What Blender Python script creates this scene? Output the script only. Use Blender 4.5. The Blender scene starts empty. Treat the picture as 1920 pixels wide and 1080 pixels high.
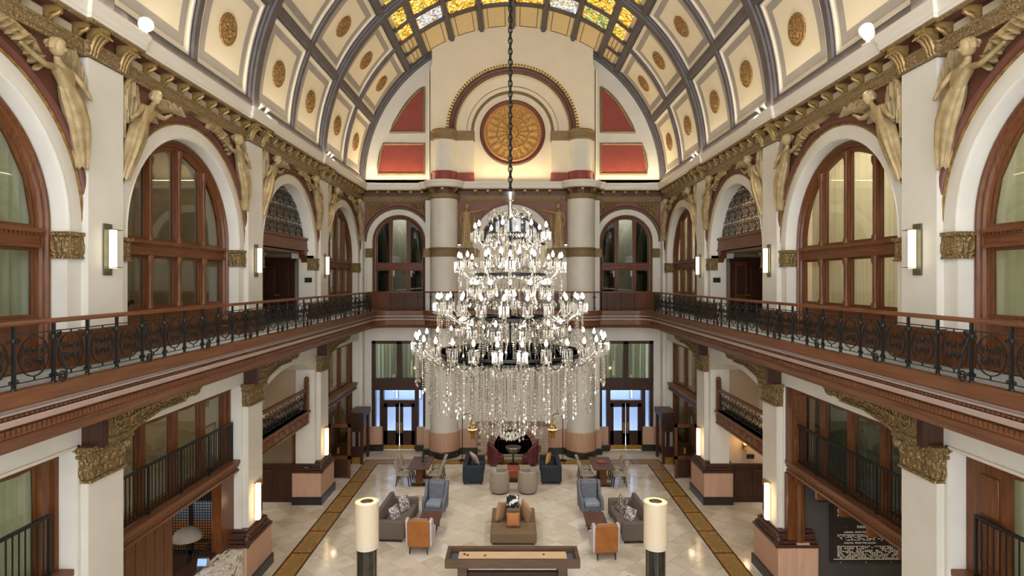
import bpy, bmesh, math, random
from math import sin, cos, pi, radians, sqrt, atan2, hypot
from mathutils import Vector, Matrix
random.seed(11)
SC = bpy.context.scene
COL = SC.collection
EYE = 8.0
# ---------------------------------------------------------------- camera
cam_d = bpy.data.cameras.new('camera')
cam_d.sensor_width = 36.0
cam_d.lens = 36.0 * 1095 / 1920
cam_d.shift_x = -1 / 1920
cam_d.shift_y = -15 / 1920
cam_d.clip_end = 200
cam = bpy.data.objects.new('camera', cam_d)
cam.location = (0, 0, EYE)
cam.rotation_euler = (pi / 2, 0, 0)
COL.objects.link(cam)
SC.camera = cam
# ---------------------------------------------------------------- view and light
SC.view_settings.view_transform = 'Standard'
SC.view_settings.look = 'None'
SC.view_settings.gamma = 1.0
SC.view_settings.use_curve_mapping = False
SC.view_settings.exposure = -0.6
world = bpy.data.worlds.new('daylight')
SC.world = world
world.use_nodes = True
world.node_tree.nodes['Background'].inputs[0].default_value = (0.96, 0.975, 1.0, 1)
world.node_tree.nodes['Background'].inputs[1].default_value = 10.5  # bright sky raised as frontal fill through the front wall openings

def area_light(name, loc, rot, sx, sy, power, color=(1, .82, .6), spread=pi):
    l = bpy.data.lights.new(name, 'AREA')
    l.shape = 'RECTANGLE'; l.size = sx; l.size_y = sy; l.energy = power; l.color = color
    l.spread = spread
    o = bpy.data.objects.new(name, l); o.location = loc; o.rotation_euler = rot
    COL.objects.link(o)
    return o

def point_light(name, loc, power, color=(1, .8, .55), r=.1):
    l = bpy.data.lights.new(name, 'POINT'); l.energy = power; l.color = color; l.shadow_soft_size = r
    o = bpy.data.objects.new(name, l); o.location = loc; COL.objects.link(o)
    return o
BULB, CORE = 62.0, 0.0       # chandelier bulb glow and its light
# cove lamps lying on top of the cornice, shining up at the vault
for s in (-1, 1):
    area_light('cove_lamp', (s * 6.88, 13.5, 12.58), (pi, s * -.35, 0), .12, 27, 390, (1, .88, .7))
for x0, x1 in ((-6.7, -3.8), (-1.7, 1.7), (3.8, 6.7)):
    area_light('cove_lamp', ((x0 + x1) / 2, 26.98 if abs(x0) > 2 else 26.72, 12.56), (pi + .25, 0, 0), x1 - x0, .1, 95, (1, .78, .46))
def spot_light(name, loc, target, power, angle, color=(1, .96, .9)):
    l = bpy.data.lights.new(name, 'SPOT'); l.energy = power; l.color = color; l.spot_size = radians(angle); l.spot_blend = 1.0; l.shadow_soft_size = .12
    o = bpy.data.objects.new(name, l); o.location = loc
    o.rotation_euler = (Vector(target) - Vector(loc)).to_track_quat('-Z', 'Y').to_euler(); COL.objects.link(o)
    return o
# beams of the spotlights that stand on the two cornices, aimed at the hall floor
SPOT = 1350
for s in (-1, 1):
    for y, ty in ((11.1, 15.0), (15.9, 18.5), (21.7, 22.5)):
        spot_light('spotlight_beam', (s * 6.55, y, 12.75), (s * .6, ty, 0), SPOT, 78)

# ---------------------------------------------------------------- mesh builder
class MB:
    def __init__(s):
        s.v = []; s.f = []
    def add(s, vs, fs):
        n = len(s.v)
        s.v.extend([tuple(p) for p in vs])
        s.f.extend([tuple(i + n for i in f) for f in fs])
        return s
    def box(s, x0, y0, z0, x1, y1, z1):
        x0, x1 = min(x0, x1), max(x0, x1); y0, y1 = min(y0, y1), max(y0, y1); z0, z1 = min(z0, z1), max(z0, z1)
        return s.add([(x0, y0, z0), (x1, y0, z0), (x1, y1, z0), (x0, y1, z0), (x0, y0, z1), (x1, y0, z1), (x1, y1, z1), (x0, y1, z1)],
                     [(0, 3, 2, 1), (4, 5, 6, 7), (0, 1, 5, 4), (1, 2, 6, 5), (2, 3, 7, 6), (3, 0, 4, 7)])
    def taper(s, c0, w0, c1, w1):
        """a box whose ends are rectangles w=(wx, wy) centred on c0 and c1"""
        vs = []
        for c, w in ((c0, w0), (c1, w1)):
            for sx, sy in ((-1, -1), (1, -1), (1, 1), (-1, 1)):
                vs.append((c[0] + sx * w[0] / 2, c[1] + sy * w[1] / 2, c[2]))
        return s.add(vs, [(0, 3, 2, 1), (4, 5, 6, 7), (0, 1, 5, 4), (1, 2, 6, 5), (2, 3, 7, 6), (3, 0, 4, 7)])
    def prism(s, poly, fn, c0, c1):
        n = len(poly)
        vs = [fn(a, b, c0) for a, b in poly] + [fn(a, b, c1) for a, b in poly]
        fs = [tuple(range(n)), tuple(range(2 * n - 1, n - 1, -1))]
        fs += [(i, (i + 1) % n, n + (i + 1) % n, n + i) for i in range(n)]
        return s.add(vs, fs)
    def poly(s, pts):
        return s.add(pts, [tuple(range(len(pts)))])
    def grid(s, fn, nu, nv, wu=False, wv=False):
        vs = [fn(i / nu, j / nv) for i in range(nu + (0 if wu else 1)) for j in range(nv + (0 if wv else 1))]
        cu = nu if wu else nu + 1; cv = nv if wv else nv + 1
        fs = []
        for i in range(nu):
            for j in range(nv):
                a, b = i % cu, (i + 1) % cu; c, d = j % cv, (j + 1) % cv
                fs.append((a * cv + c, b * cv + c, b * cv + d, a * cv + d))
        return s.add(vs, fs)
    def lathe(s, prof, n=24, cx=0, cy=0, cz=0, a0=0, a1=2 * pi):
        full = abs(a1 - a0 - 2 * pi) < 1e-6
        m = len(prof)
        cnt = n if full else n + 1
        vs = []
        for i in range(cnt):
            a = a0 + (a1 - a0) * i / n
            for r, z in prof:
                vs.append((cx + r * cos(a), cy + r * sin(a), cz + z))
        fs = []
        for i in range(n):
            j = (i + 1) % cnt
            for k in range(m - 1):
                fs.append((i * m + k, j * m + k, j * m + k + 1, i * m + k + 1))
        if full:
            if prof[0][0] > 1e-6: fs.append(tuple(i * m for i in range(n)))
            if prof[-1][0] > 1e-6: fs.append(tuple(i * m + m - 1 for i in range(n - 1, -1, -1)))
        return s.add(vs, fs)
    def tube(s, pts, r, n=6, closed=False, cap=True):
        pts = [Vector(p) for p in pts]; m = len(pts)
        rad = r if isinstance(r, (list, tuple)) else [r] * m
        vs = []; prev = None
        for i, p in enumerate(pts):
            if closed: t = pts[(i + 1) % m] - pts[i - 1]
            else: t = pts[min(i + 1, m - 1)] - pts[max(i - 1, 0)]
            if t.length < 1e-9: t = Vector((0, 0, 1))
            t.normalize()
            if prev is None:
                ref = Vector((0, 0, 1)) if abs(t.z) < .9 else Vector((1, 0, 0))
                nrm = (ref - t * ref.dot(t)).normalized()
            else:
                nrm = prev - t * prev.dot(t)
                nrm = nrm.normalized() if nrm.length > 1e-6 else prev
            prev = nrm
            b = t.cross(nrm)
            for k in range(n):
                a = 2 * pi * (k + .5) / n
                vs.append(p + (nrm * cos(a) + b * sin(a)) * rad[i])
        fs = []
        for i in range(m if closed else m - 1):
            j = (i + 1) % m
            for k in range(n):
                fs.append((i * n + k, j * n + k, j * n + (k + 1) % n, i * n + (k + 1) % n))
        if cap and not closed:
            fs.append(tuple(range(n))); fs.append(tuple(range(m * n - 1, (m - 1) * n - 1, -1)))
        return s.add(vs, fs)
    def sweep(s, path, prof, closed_prof=False, closed=False):
        """profile (offset to the right of travel, z) along a plan path, mitred"""
        m = len(path); k = len(prof); vs = []
        for i in range(m):
            def nrm(a, b):
                d = Vector((b[0] - a[0], b[1] - a[1])); d.normalize(); return Vector((d.y, -d.x))
            if closed: n0 = nrm(path[i - 1], path[i]); n1 = nrm(path[i], path[(i + 1) % m])
            else:
                n0 = nrm(path[i - 1], path[i]) if i > 0 else None
                n1 = nrm(path[i], path[i + 1]) if i < m - 1 else n0
                if n0 is None: n0 = n1
            q = n0 + n1
            q = q / max(.35, q.dot(n1)) if q.length > 1e-6 else n1
            for o, z in prof:
                vs.append((path[i][0] + q.x * o, path[i][1] + q.y * o, z))
        fs = []
        kk = k if closed_prof else k - 1
        for i in range(m if closed else m - 1):
            j = (i + 1) % m
            for t in range(kk):
                u = (t + 1) % k
                fs.append((i * k + t, j * k + t, j * k + u, i * k + u))
        if closed_prof and not closed:
            fs.append(tuple(range(k))); fs.append(tuple(range(m * k - 1, (m - 1) * k - 1, -1)))
        return s.add(vs, fs)
    def ball(s, c, r, nu=10, nv=7):
        if not isinstance(r, (tuple, list)): r = (r, r, r)
        vs = [(c[0], c[1], c[2] + r[2])]; fs = []
        for j in range(1, nv):
            t = pi * j / nv
            for i in range(nu):
                a = 2 * pi * i / nu
                vs.append((c[0] + r[0] * sin(t) * cos(a), c[1] + r[1] * sin(t) * sin(a), c[2] + r[2] * cos(t)))
        vs.append((c[0], c[1], c[2] - r[2])); L = len(vs) - 1
        for i in range(nu):
            k = (i + 1) % nu
            fs.append((0, 1 + i, 1 + k))
            for j in range(nv - 2):
                fs.append((1 + j * nu + i, 1 + (j + 1) * nu + i, 1 + (j + 1) * nu + k, 1 + j * nu + k))
            fs.append((L, 1 + (nv - 2) * nu + k, 1 + (nv - 2) * nu + i))
        return s.add(vs, fs)
    def merge(s, o, M=None):
        vs = o.v if M is None else [M @ Vector(p) for p in o.v]
        return s.add(vs, o.f)
    def map(s, fn):
        s.v = [tuple(fn(*p)) for p in s.v]; return s
    def mesh(s, name, mat, ang=38, recalc=True):
        me = bpy.data.meshes.new(name)
        me.from_pydata(s.v, [], s.f)
        if recalc:
            bm = bmesh.new(); bm.from_mesh(me)
            bmesh.ops.recalc_face_normals(bm, faces=bm.faces)
            bm.to_mesh(me); bm.free()
        me.polygons.foreach_set('use_smooth', [True] * len(me.polygons))
        me.set_sharp_from_angle(angle=radians(ang))
        if mat: me.materials.append(mat)
        return me
    def ob(s, name, mat, parent=None, loc=None, bev=0, ang=38, kind=None, recalc=True):
        o = link(name, s.mesh(name, mat, ang, recalc), parent, loc)
        if bev: bevel(o, bev)
        if kind: o['kind'] = kind
        return o

def link(name, data, parent=None, loc=None, rot=None):
    o = bpy.data.objects.new(name, data); COL.objects.link(o)
    if parent: o.parent = parent
    if loc is not None: o.location = loc
    if rot is not None: o.rotation_euler = rot
    return o
def bevel(o, w, seg=2):
    m = o.modifiers.new('soft_edges', 'BEVEL'); m.width = w; m.segments = seg; m.limit_method = 'ANGLE'; m.angle_limit = radians(40)
def thing(name, label, cat, loc=(0, 0, 0), rz=0, group=None):
    o = bpy.data.objects.new(name, None); COL.objects.link(o); o.empty_display_size = .2
    o.location = loc; o.rotation_euler = (0, 0, rz)
    return tag(o, label, cat, group)
def tag(o, label, cat, group=None):
    o['label'] = label; o['category'] = cat
    if group: o['group'] = group
    return o
def struct(o):
    o['kind'] = 'structure'; return o
def copy_thing(o, loc=None, rz=None, label=None, parent=None):
    c = o.copy(); COL.objects.link(c)
    if parent: c.parent = parent
    if loc is not None: c.location = loc
    if rz is not None: c.rotation_euler = (0, 0, rz)
    if label: c['label'] = label
    for ch in list(o.children): copy_thing(ch, parent=c)
    return c
def spiral(cx, cy, r0, r1, turns, a0, n=22, sgn=1):
    out = []
    for i in range(n + 1):
        t = i / n
        r = r0 + (r1 - r0) * t; a = a0 + sgn * turns * 2 * pi * t
        out.append((cx + r * cos(a), cy + r * sin(a)))
    return out
def side(s):
    return lambda u, d, z: (s * d, u, z)
def back(u, d, z):
    return (u, d, z)

# ---------------------------------------------------------------- materials
def lin(h):
    h = h.lstrip('#'); c = [int(h[i:i + 2], 16) / 255 for i in (0, 2, 4)]
    return tuple((x / 12.92 if x <= .04045 else ((x + .055) / 1.055) ** 2.4) for x in c) + (1,)
def newmat(name):
    m = bpy.data.materials.new(name); m.use_nodes = True
    nt = m.node_tree
    return m, nt, nt.nodes['Principled BSDF']
def nd(nt, kind, **kw):
    n = nt.nodes.new(kind)
    for k, v in kw.items(): setattr(n, k, v)
    return n
def coords(nt, scale=(1, 1, 1), rand=False, kind='Object', rot=(0, 0, 0)):
    tc = nd(nt, 'ShaderNodeTexCoord'); mp = nd(nt, 'ShaderNodeMapping')
    mp.inputs['Scale'].default_value = scale; mp.inputs['Rotation'].default_value = rot
    if rand:
        oi = nd(nt, 'ShaderNodeObjectInfo'); mul = nd(nt, 'ShaderNodeVectorMath', operation='SCALE')
        cx = nd(nt, 'ShaderNodeCombineXYZ')
        for i in range(3): nt.links.new(oi.outputs['Random'], cx.inputs[i])
        nt.links.new(cx.outputs[0], mul.inputs[0]); mul.inputs['Scale'].default_value = 37.0
        ad = nd(nt, 'ShaderNodeVectorMath', operation='ADD')
        nt.links.new(tc.outputs[kind], ad.inputs[0]); nt.links.new(mul.outputs[0], ad.inputs[1])
        nt.links.new(ad.outputs[0], mp.inputs[0])
    else:
        nt.links.new(tc.outputs[kind], mp.inputs[0])
    return mp.outputs[0]
def ramp(nt, fac, stops):
    r = nd(nt, 'ShaderNodeValToRGB')
    while len(r.color_ramp.elements) < len(stops): r.color_ramp.elements.new(.5)
    for e, (p, c) in zip(r.color_ramp.elements, stops):
        e.position = p; e.color = lin(c) if isinstance(c, str) else c
    nt.links.new(fac, r.inputs[0])
    return r.outputs[0]
def bump(nt, bs, h, strength=.3, dist=.01):
    b = nd(nt, 'ShaderNodeBump'); b.inputs['Strength'].default_value = strength; b.inputs['Distance'].default_value = dist
    nt.links.new(h, b.inputs['Height']); nt.links.new(b.outputs[0], bs.inputs['Normal'])
def plain(name, c1, c2=None, rough=.6, metal=0, scale=3, bmp=0, bscale=None, spec=.5, rand=False, detail=4):
    m, nt, bs = newmat(name)
    bs.inputs['Roughness'].default_value = rough; bs.inputs['Metallic'].default_value = metal
    bs.inputs['Specular IOR Level'].default_value = spec
    v = coords(nt, rand=rand)
    if c2:
        n = nd(nt, 'ShaderNodeTexNoise'); n.inputs['Scale'].default_value = scale; n.inputs['Detail'].default_value = detail
        nt.links.new(v, n.inputs[0])
        nt.links.new(ramp(nt, n.outputs[0], [(.3, c1), (.7, c2)]), bs.inputs['Base Color'])
    else: bs.inputs['Base Color'].default_value = lin(c1)
    if bmp:
        n = nd(nt, 'ShaderNodeTexNoise'); n.inputs['Scale'].default_value = bscale or scale * 8; n.inputs['Detail'].default_value = 3
        nt.links.new(v, n.inputs[0]); bump(nt, bs, n.outputs[0], bmp, .01)
    return m
def wood(name, c1, c2, axis='z', rough=.35, scale=1.0, bmp=.05, spec=.5):
    m, nt, bs = newmat(name)
    sc = {'x': (1.2, 14, 14), 'y': (14, 1.2, 14), 'z': (14, 14, 1.2)}[axis]
    v = coords(nt, tuple(x * scale for x in sc), rand=True)
    n = nd(nt, 'ShaderNodeTexNoise'); n.inputs['Scale'].default_value = 1.6; n.inputs['Detail'].default_value = 6; n.inputs['Distortion'].default_value = .6
    nt.links.new(v, n.inputs[0])
    nt.links.new(ramp(nt, n.outputs[0], [(.28, c1), (.72, c2)]), bs.inputs['Base Color'])
    bs.inputs['Roughness'].default_value = rough + .06; bs.inputs['Specular IOR Level'].default_value = spec * .75
    if bmp: bump(nt, bs, n.outputs[0], bmp, .005)
    return m
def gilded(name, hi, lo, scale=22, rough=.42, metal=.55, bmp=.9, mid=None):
    """carved gilding: leafy relief with crevice shade put into the colour"""
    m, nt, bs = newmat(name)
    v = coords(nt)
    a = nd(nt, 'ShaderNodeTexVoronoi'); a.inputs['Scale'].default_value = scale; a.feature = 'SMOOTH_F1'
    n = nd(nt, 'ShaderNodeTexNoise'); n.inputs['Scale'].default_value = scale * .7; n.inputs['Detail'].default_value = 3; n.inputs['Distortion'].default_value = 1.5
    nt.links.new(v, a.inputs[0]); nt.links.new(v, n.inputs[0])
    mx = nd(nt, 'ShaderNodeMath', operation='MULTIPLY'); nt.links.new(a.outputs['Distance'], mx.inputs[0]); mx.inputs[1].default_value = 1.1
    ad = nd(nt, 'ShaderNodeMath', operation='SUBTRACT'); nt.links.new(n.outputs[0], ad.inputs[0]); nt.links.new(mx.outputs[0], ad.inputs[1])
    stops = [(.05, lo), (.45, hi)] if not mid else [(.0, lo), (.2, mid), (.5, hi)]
    nt.links.new(ramp(nt, ad.outputs[0], stops), bs.inputs['Base Color'])  # dark stop paints crevice shade at the low points of the bump
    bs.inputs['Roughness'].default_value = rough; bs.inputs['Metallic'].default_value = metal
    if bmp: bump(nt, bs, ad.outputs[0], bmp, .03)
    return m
def emitter(name, col, strength, base=None):
    m, nt, bs = newmat(name)
    bs.inputs['Base Color'].default_value = lin(base or col)
    bs.inputs['Emission Color'].default_value = lin(col); bs.inputs['Emission Strength'].default_value = strength
    return m
def glass_sheet(name, tint='#ffffff', gloss=.12, rough=.02, ior=1.5):
    m = bpy.data.materials.new(name); m.use_nodes = True; nt = m.node_tree; nt.nodes.clear()
    out = nd(nt, 'ShaderNodeOutputMaterial'); mix = nd(nt, 'ShaderNodeMixShader')
    tr = nd(nt, 'ShaderNodeBsdfTransparent'); gl = nd(nt, 'ShaderNodeBsdfGlossy')
    tr.inputs[0].default_value = lin(tint); gl.inputs['Roughness'].default_value = rough
    lw = nd(nt, 'ShaderNodeLayerWeight'); lw.inputs[0].default_value = .5
    pw = nd(nt, 'ShaderNodeMath', operation='POWER'); pw.inputs[1].default_value = 4.5; nt.links.new(lw.outputs['Facing'], pw.inputs[0])
    ad = nd(nt, 'ShaderNodeMath', operation='MULTIPLY_ADD'); ad.inputs[1].default_value = .7; ad.inputs[2].default_value = gloss; ad.use_clamp = True
    nt.links.new(pw.outputs[0], ad.inputs[0]); nt.links.new(ad.outputs[0], mix.inputs[0])
    nt.links.new(tr.outputs[0], mix.inputs[1]); nt.links.new(gl.outputs[0], mix.inputs[2]); nt.links.new(mix.outputs[0], out.inputs[0])
    return m
M = {}
M['plaster'] = plain('cream_plaster', '#c9c5ba', '#d2cec4', .55, scale=1.5)
M['plaster_low'] = plain('warm_plaster', '#c6c0b3', '#cfc9bc', .55, scale=1.5)
M['vault'] = plain('vault_cream', '#d9ccb0', '#e1d5ba', .6, scale=1.0)
M['lunette'] = plain('lunette_cream', '#d9cdb4', '#e0d4bb', .6, scale=1.0)
M['vband'] = plain('vault_grey_band', '#948d86', '#a09890', .6, scale=2)
M['rib'] = plain('rib_plum_grey', '#4a4445', '#585253', .5, scale=3)
M['ribd'] = plain('skylight_bar', '#443a38', '#54494a', .5, scale=3)
M['white'] = plain('white_moulding', '#d8d2c6', None, .5)
M['burg'] = plain('burgundy_paint', '#6e4436', '#7a4e3e', .55, scale=2)
M['burgd'] = plain('burgundy_dark', '#552e24', '#633a2e', .5, scale=2)
M['redp'] = plain('red_panel', '#7d3126', '#8a3b2e', .55, scale=2)
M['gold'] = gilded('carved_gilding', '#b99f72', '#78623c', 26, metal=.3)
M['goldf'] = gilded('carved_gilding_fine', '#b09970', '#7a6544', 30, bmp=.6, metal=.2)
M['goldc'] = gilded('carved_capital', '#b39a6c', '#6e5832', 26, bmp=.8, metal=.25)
M['golds'] = plain('gold_smooth', '#a68a58', '#806637', .4, .4, scale=8, bmp=.2)
M['beads'] = plain('gold_bead', '#a8874c', '#6f5227', .4, .5, scale=10)
M['relief'] = plain('relief_stone', '#87734f', '#b39d74', .55, .1, scale=5, bmp=.25, bscale=30)
M['statue'] = plain('statue_gilt', '#8a724c', '#a98f64', .5, .15, scale=6, bmp=.25, bscale=30)
M['mahog'] = wood('mahogany', '#4a2711', '#70421f', 'z', .3)
M['mahogy'] = wood('mahogany_long', '#502c16', '#744626', 'y', .32)
M['mahogx'] = wood('mahogany_cross', '#522818', '#764028', 'x', .32)
M['fascia'] = wood('fascia_wood', '#5a3721', '#764b30', 'y', .35, .6)
M['fasciax'] = wood('fascia_wood_cross', '#7a452c', '#955b3c', 'x', .35, .6)
M['pink'] = plain('pale_fascia_band', '#9d867c', '#a89288', .4, scale=2)
M['dwood'] = wood('dark_walnut', '#2e1b14', '#452a1f', 'z', .3)
M['dwoody'] = wood('dark_walnut_long', '#33201a', '#4c2e22', 'y', .3)
M['pod'] = wood('pale_mahogany_panel', '#b08a72', '#bf9a82', 'z', .35, .5, bmp=.02)
M['black'] = plain('black_stone', '#1d1c1b', '#2b2a28', .3, scale=5)
M['iron'] = plain('wrought_iron', '#161615', '#22211f', .42, .4, scale=20)
M['carpet'] = plain('blue_grey_carpet', '#84898e', '#c0c2c2', .95, scale=26, bmp=.3, bscale=80, detail=6)
M['glass'] = glass_sheet('window_glass', '#e6ece6', .05)
M['glassd'] = glass_sheet('window_glass_dark', '#cfd4cc', .10)
M['beige'] = plain('beige_wall', '#b39c80', '#bba488', .7, scale=1)
M['taupe'] = plain('taupe_wall', '#8d7c68', '#968570', .7, scale=1)
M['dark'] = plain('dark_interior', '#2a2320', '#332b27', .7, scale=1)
M['charcoal'] = plain('charcoal_paint', '#3a3534', '#443f3d', .5, scale=1)
M['brass'] = plain('polished_brass', '#c49a4c', '#a97c34', .3, .7, scale=6)
M['lampw'] = emitter('sconce_glass', '#fff0cf', 2.8)
M['lampg'] = emitter('sconce_glass_warm', '#ffe2b0', 5.0)
def make_curtain_mat(name, c1, c2):
    m, nt, bs = newmat(name)
    v = coords(nt, (3, 3, .1), rand=False)
    n = nd(nt, 'ShaderNodeTexNoise'); n.inputs['Scale'].default_value = 2.5; nt.links.new(v, n.inputs[0])
    c = ramp(nt, n.outputs[0], [(.3, c1), (.7, c2)])
    nt.links.new(c, bs.inputs['Base Color']); bs.inputs['Roughness'].default_value = .9
    tl = nd(nt, 'ShaderNodeBsdfTranslucent'); nt.links.new(c, tl.inputs[0])
    mx = nd(nt, 'ShaderNodeMixShader'); mx.inputs[0].default_value = .35
    out = nt.nodes['Material Output']
    nt.links.new(bs.outputs[0], mx.inputs[1]); nt.links.new(tl.outputs[0], mx.inputs[2]); nt.links.new(mx.outputs[0], out.inputs[0])
    return m
M['cgreen'] = make_curtain_mat('sheer_green_curtain', '#c3c3ae', '#d8d7c6')
M['ccream'] = make_curtain_mat('cream_curtain', '#d9cdb6', '#e6dcc8')
M['cteal'] = make_curtain_mat('dark_teal_curtain', '#2b3a3a', '#3a4a49')
# ================================================================ dimensions
PIL = [4.2, 10.0, 15.8, 21.6]          # pilaster centres along the hall
BAYS = [7.1, 12.9, 18.7, 24.5]         # arch centres
YB = 27.4                              # end wall
WP, WA = 6.95, 7.10                    # pilaster face, arch wall face
ZF = 6.61                              # balcony floor
ZT = 11.65                             # pilaster top
ZV, RV = 12.6, 7.12                    # vault centre height and radius
# ================================================================ floor
def marble():
    m, nt, bs = newmat('polished_marble_tile')
    v = coords(nt, (1, 1, 1), rand=True)
    n = nd(nt, 'ShaderNodeTexNoise'); n.inputs['Scale'].default_value = 1.8; n.inputs['Detail'].default_value = 6; n.inputs['Distortion'].default_value = .8
    nt.links.new(v, n.inputs[0])
    c = ramp(nt, n.outputs[0], [(.25, '#c9c0b2'), (.5, '#d8d0c4'), (.75, '#e2dcd3')])
    oi = nd(nt, 'ShaderNodeObjectInfo')
    c2 = ramp(nt, oi.outputs['Random'], [(0, '#e6dfd4'), (.5, '#f4f0ea'), (1, '#ffffff')])
    mx = nd(nt, 'ShaderNodeMix', data_type='RGBA', blend_type='MULTIPLY'); mx.inputs[0].default_value = 1
    nt.links.new(c, mx.inputs[6]); nt.links.new(c2, mx.inputs[7])
    nt.links.new(mx.outputs[2], bs.inputs['Base Color'])
    bs.inputs['Roughness'].default_value = .12; bs.inputs['Specular IOR Level'].default_value = .45
    return m
M['marble'] = marble()
M['grout'] = plain('floor_grout', '#a89a84', '#b5a892', .5, scale=4)
floor = struct(MB().box(-13, -2, -.06, 13, 28.3, -.008).ob('floor', M['grout']))
TS = .62                                  # tile edge, laid diagonally
tile_me = MB().taper((0, 0, -.012), (TS - .006, TS - .006), (0, 0, 0), (TS - .012, TS - .012)).mesh('floor_tile', M['marble'])
q = TS * sqrt(2)
cand = []
for i in range(-26, 27):
    for j in range(0, 70):
        x = i * q / 2 * 1.0; y = 12.6 + j * q / 2
        if (i + j) % 2: continue
        if y > 28.2 or abs(x) > 9.8: continue
        inside_border = abs(x) < 5.83 - q / 2 * 0 and y < 25.3
        cand.append((x, y))
def in_view(x, y):
    return 525 + 1095 * 8 / y < 1100 and abs(x) < 6.9
near = sorted([c for c in cand if in_view(*c)], key=lambda c: c[1])[:300]
nearset = set(near)
for x, y in near:
    o = link('floor_tile', tile_me, floor, (x, y, 0), (0, 0, pi / 4))
rest = MB()
for x, y in cand:
    if (x, y) in nearset: continue
    h = (TS - .006) / 2 * sqrt(2)
    rest.add([(x - h, y, 0), (x, y - h, 0), (x + h, y, 0), (x, y + h, 0)], [(0, 1, 2, 3)])
def marble_far():
    m = M['marble'].copy(); m.name = 'polished_marble_far'
    nt = m.node_tree
    oi = [n for n in nt.nodes if n.type == 'OBJECT_INFO'][-1]
    # tile tone from a voronoi cell instead of the object's random number
    for l in list(nt.links):
        if l.from_node.type == 'OBJECT_INFO' and l.to_node.type == 'VALTORGB':
            tc = nd(nt, 'ShaderNodeTexCoord'); mp = nd(nt, 'ShaderNodeMapping'); mp.inputs['Rotation'].default_value = (0, 0, pi / 4)
            vo = nd(nt, 'ShaderNodeTexWhiteNoise'); sn = nd(nt, 'ShaderNodeVectorMath', operation='SNAP'); sn.inputs[1].default_value = (TS, TS, 9)
            nt.links.new(tc.outputs['Object'], mp.inputs[0]); nt.links.new(mp.outputs[0], sn.inputs[0]); nt.links.new(sn.outputs[0], vo.inputs[0])
            nt.links.new(vo.outputs['Value'], l.to_node.inputs[0])
    return m
ro = rest.ob('floor_tile_field', marble_far(), floor, recalc=False); ro['kind'] = 'stuff'
# patterned border strip let into the floor
def border_mat():
    m, nt, bs = newmat('mosaic_border')
    v = coords(nt, (1, 1, 1))
    vo = nd(nt, 'ShaderNodeTexVoronoi'); vo.inputs['Scale'].default_value = 7; nt.links.new(v, vo.inputs[0])
    n = nd(nt, 'ShaderNodeTexNoise'); n.inputs['Scale'].default_value = 9; n.inputs['Detail'].default_value = 5; nt.links.new(v, n.inputs[0])
    mx = nd(nt, 'ShaderNodeMath', operation='MULTIPLY'); nt.links.new(vo.outputs['Distance'], mx.inputs[0]); nt.links.new(n.outputs[0], mx.inputs[1])
    nt.links.new(ramp(nt, mx.outputs[0], [(.03, '#5e3614'), (.12, '#966322'), (.25, '#b08034'), (.42, '#7d6c44')]), bs.inputs['Base Color'])
    bs.inputs['Roughness'].default_value = .5
    return m
M['border'] = border_mat()
M['borderline'] = plain('border_dark_line', '#2c1a0c', '#4a2c12', .5, scale=30)
trim = struct(MB().sweep([(-6.5, 8), (-6.5, 26.0), (6.5, 26.0), (6.5, 8)], [(0, -.01), (0, .006), (.64, .006), (.64, -.01)]).ob('trim_1', M['border']))
for o0 in (0.0, .59):
    MB().sweep([(-6.5, 8), (-6.5, 26.0), (6.5, 26.0), (6.5, 8)], [(o0, 0), (o0, .009), (o0 + .05, .009), (o0 + .05, 0)]).ob('border_line', M['borderline'], trim)
bar = MB().box(-.32, -.03, 0, .32, .03, .009).mesh('cross_band', M['borderline'])
sq = MB().box(-.14, -.5, 0, .14, .5, .0085).mesh('inlay_panel', plain('border_inlay', '#7d6f4a', '#9a7a3a', .5, scale=9))
for s in (-1, 1):
    for k in range(9):
        y = 12.6 + k * 1.5
        link('cross_band', bar, trim, (s * 6.18, y, 0)); link('inlay_panel', sq, trim, (s * 6.18, y + .75, 0))
for k in range(8):
    x = -5.25 + k * 1.5
    link('cross_band', bar, trim, (x, 25.68, 0), (0, 0, pi / 2)); link('inlay_panel', sq, trim, (x + .75 if k < 7 else x, 25.68, 0), (0, 0, pi / 2))

# ================================================================ side walls
def arch_sweep(mb, Mp, uc, zc, prof, zbot=None, n=36, a0=0.0, a1=pi, closed=False):
    """sweep a (radius, depth) profile round an arch, with straight legs to zbot"""
    st = []
    if zbot is not None: st.append(('leg', a0))
    st += [('arc', a0 + (a1 - a0) * i / n) for i in range(n + 1)]
    if zbot is not None: st.append(('leg', a1))
    k = len(prof); vs = []
    for kind, a in st:
        for r, d in prof:
            vs.append(Mp(uc + r * cos(a), d, zbot if kind == 'leg' else zc + r * sin(a)))
    fs = []
    for i in range(len(st) - 1):
        for t in range(k if closed else k - 1):
            u = (t + 1) % k
            fs.append((i * k + t, (i + 1) * k + t, (i + 1) * k + u, i * k + u))
    return mb.add(vs, fs)
def spandrel(mb, Mp, d, u0, u1, z1, uc, zc, R, n=40):
    """wall face above an arch, up to z1"""
    pts = [(uc + R * cos(pi - pi * i / n), zc + R * sin(pi - pi * i / n)) for i in range(n + 1)]
    prev = (u0, zc)
    seq = [(u0, zc)] + pts + [(u1, zc)]
    for a, b in zip(seq[:-1], seq[1:]):
        if b[0] - a[0] < 1e-6: continue
        mb.add([Mp(a[0], d, a[1]), Mp(b[0], d, b[1]), Mp(b[0], d, z1), Mp(a[0], d, z1)], [(0, 1, 2, 3)])
    return mb
def mbox(mb, Mp, u0, u1, d0, d1, z0, z1):
    a = Mp(u0, d0, z0); b = Mp(u1, d1, z1)
    return mb.box(*a, *b)

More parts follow.
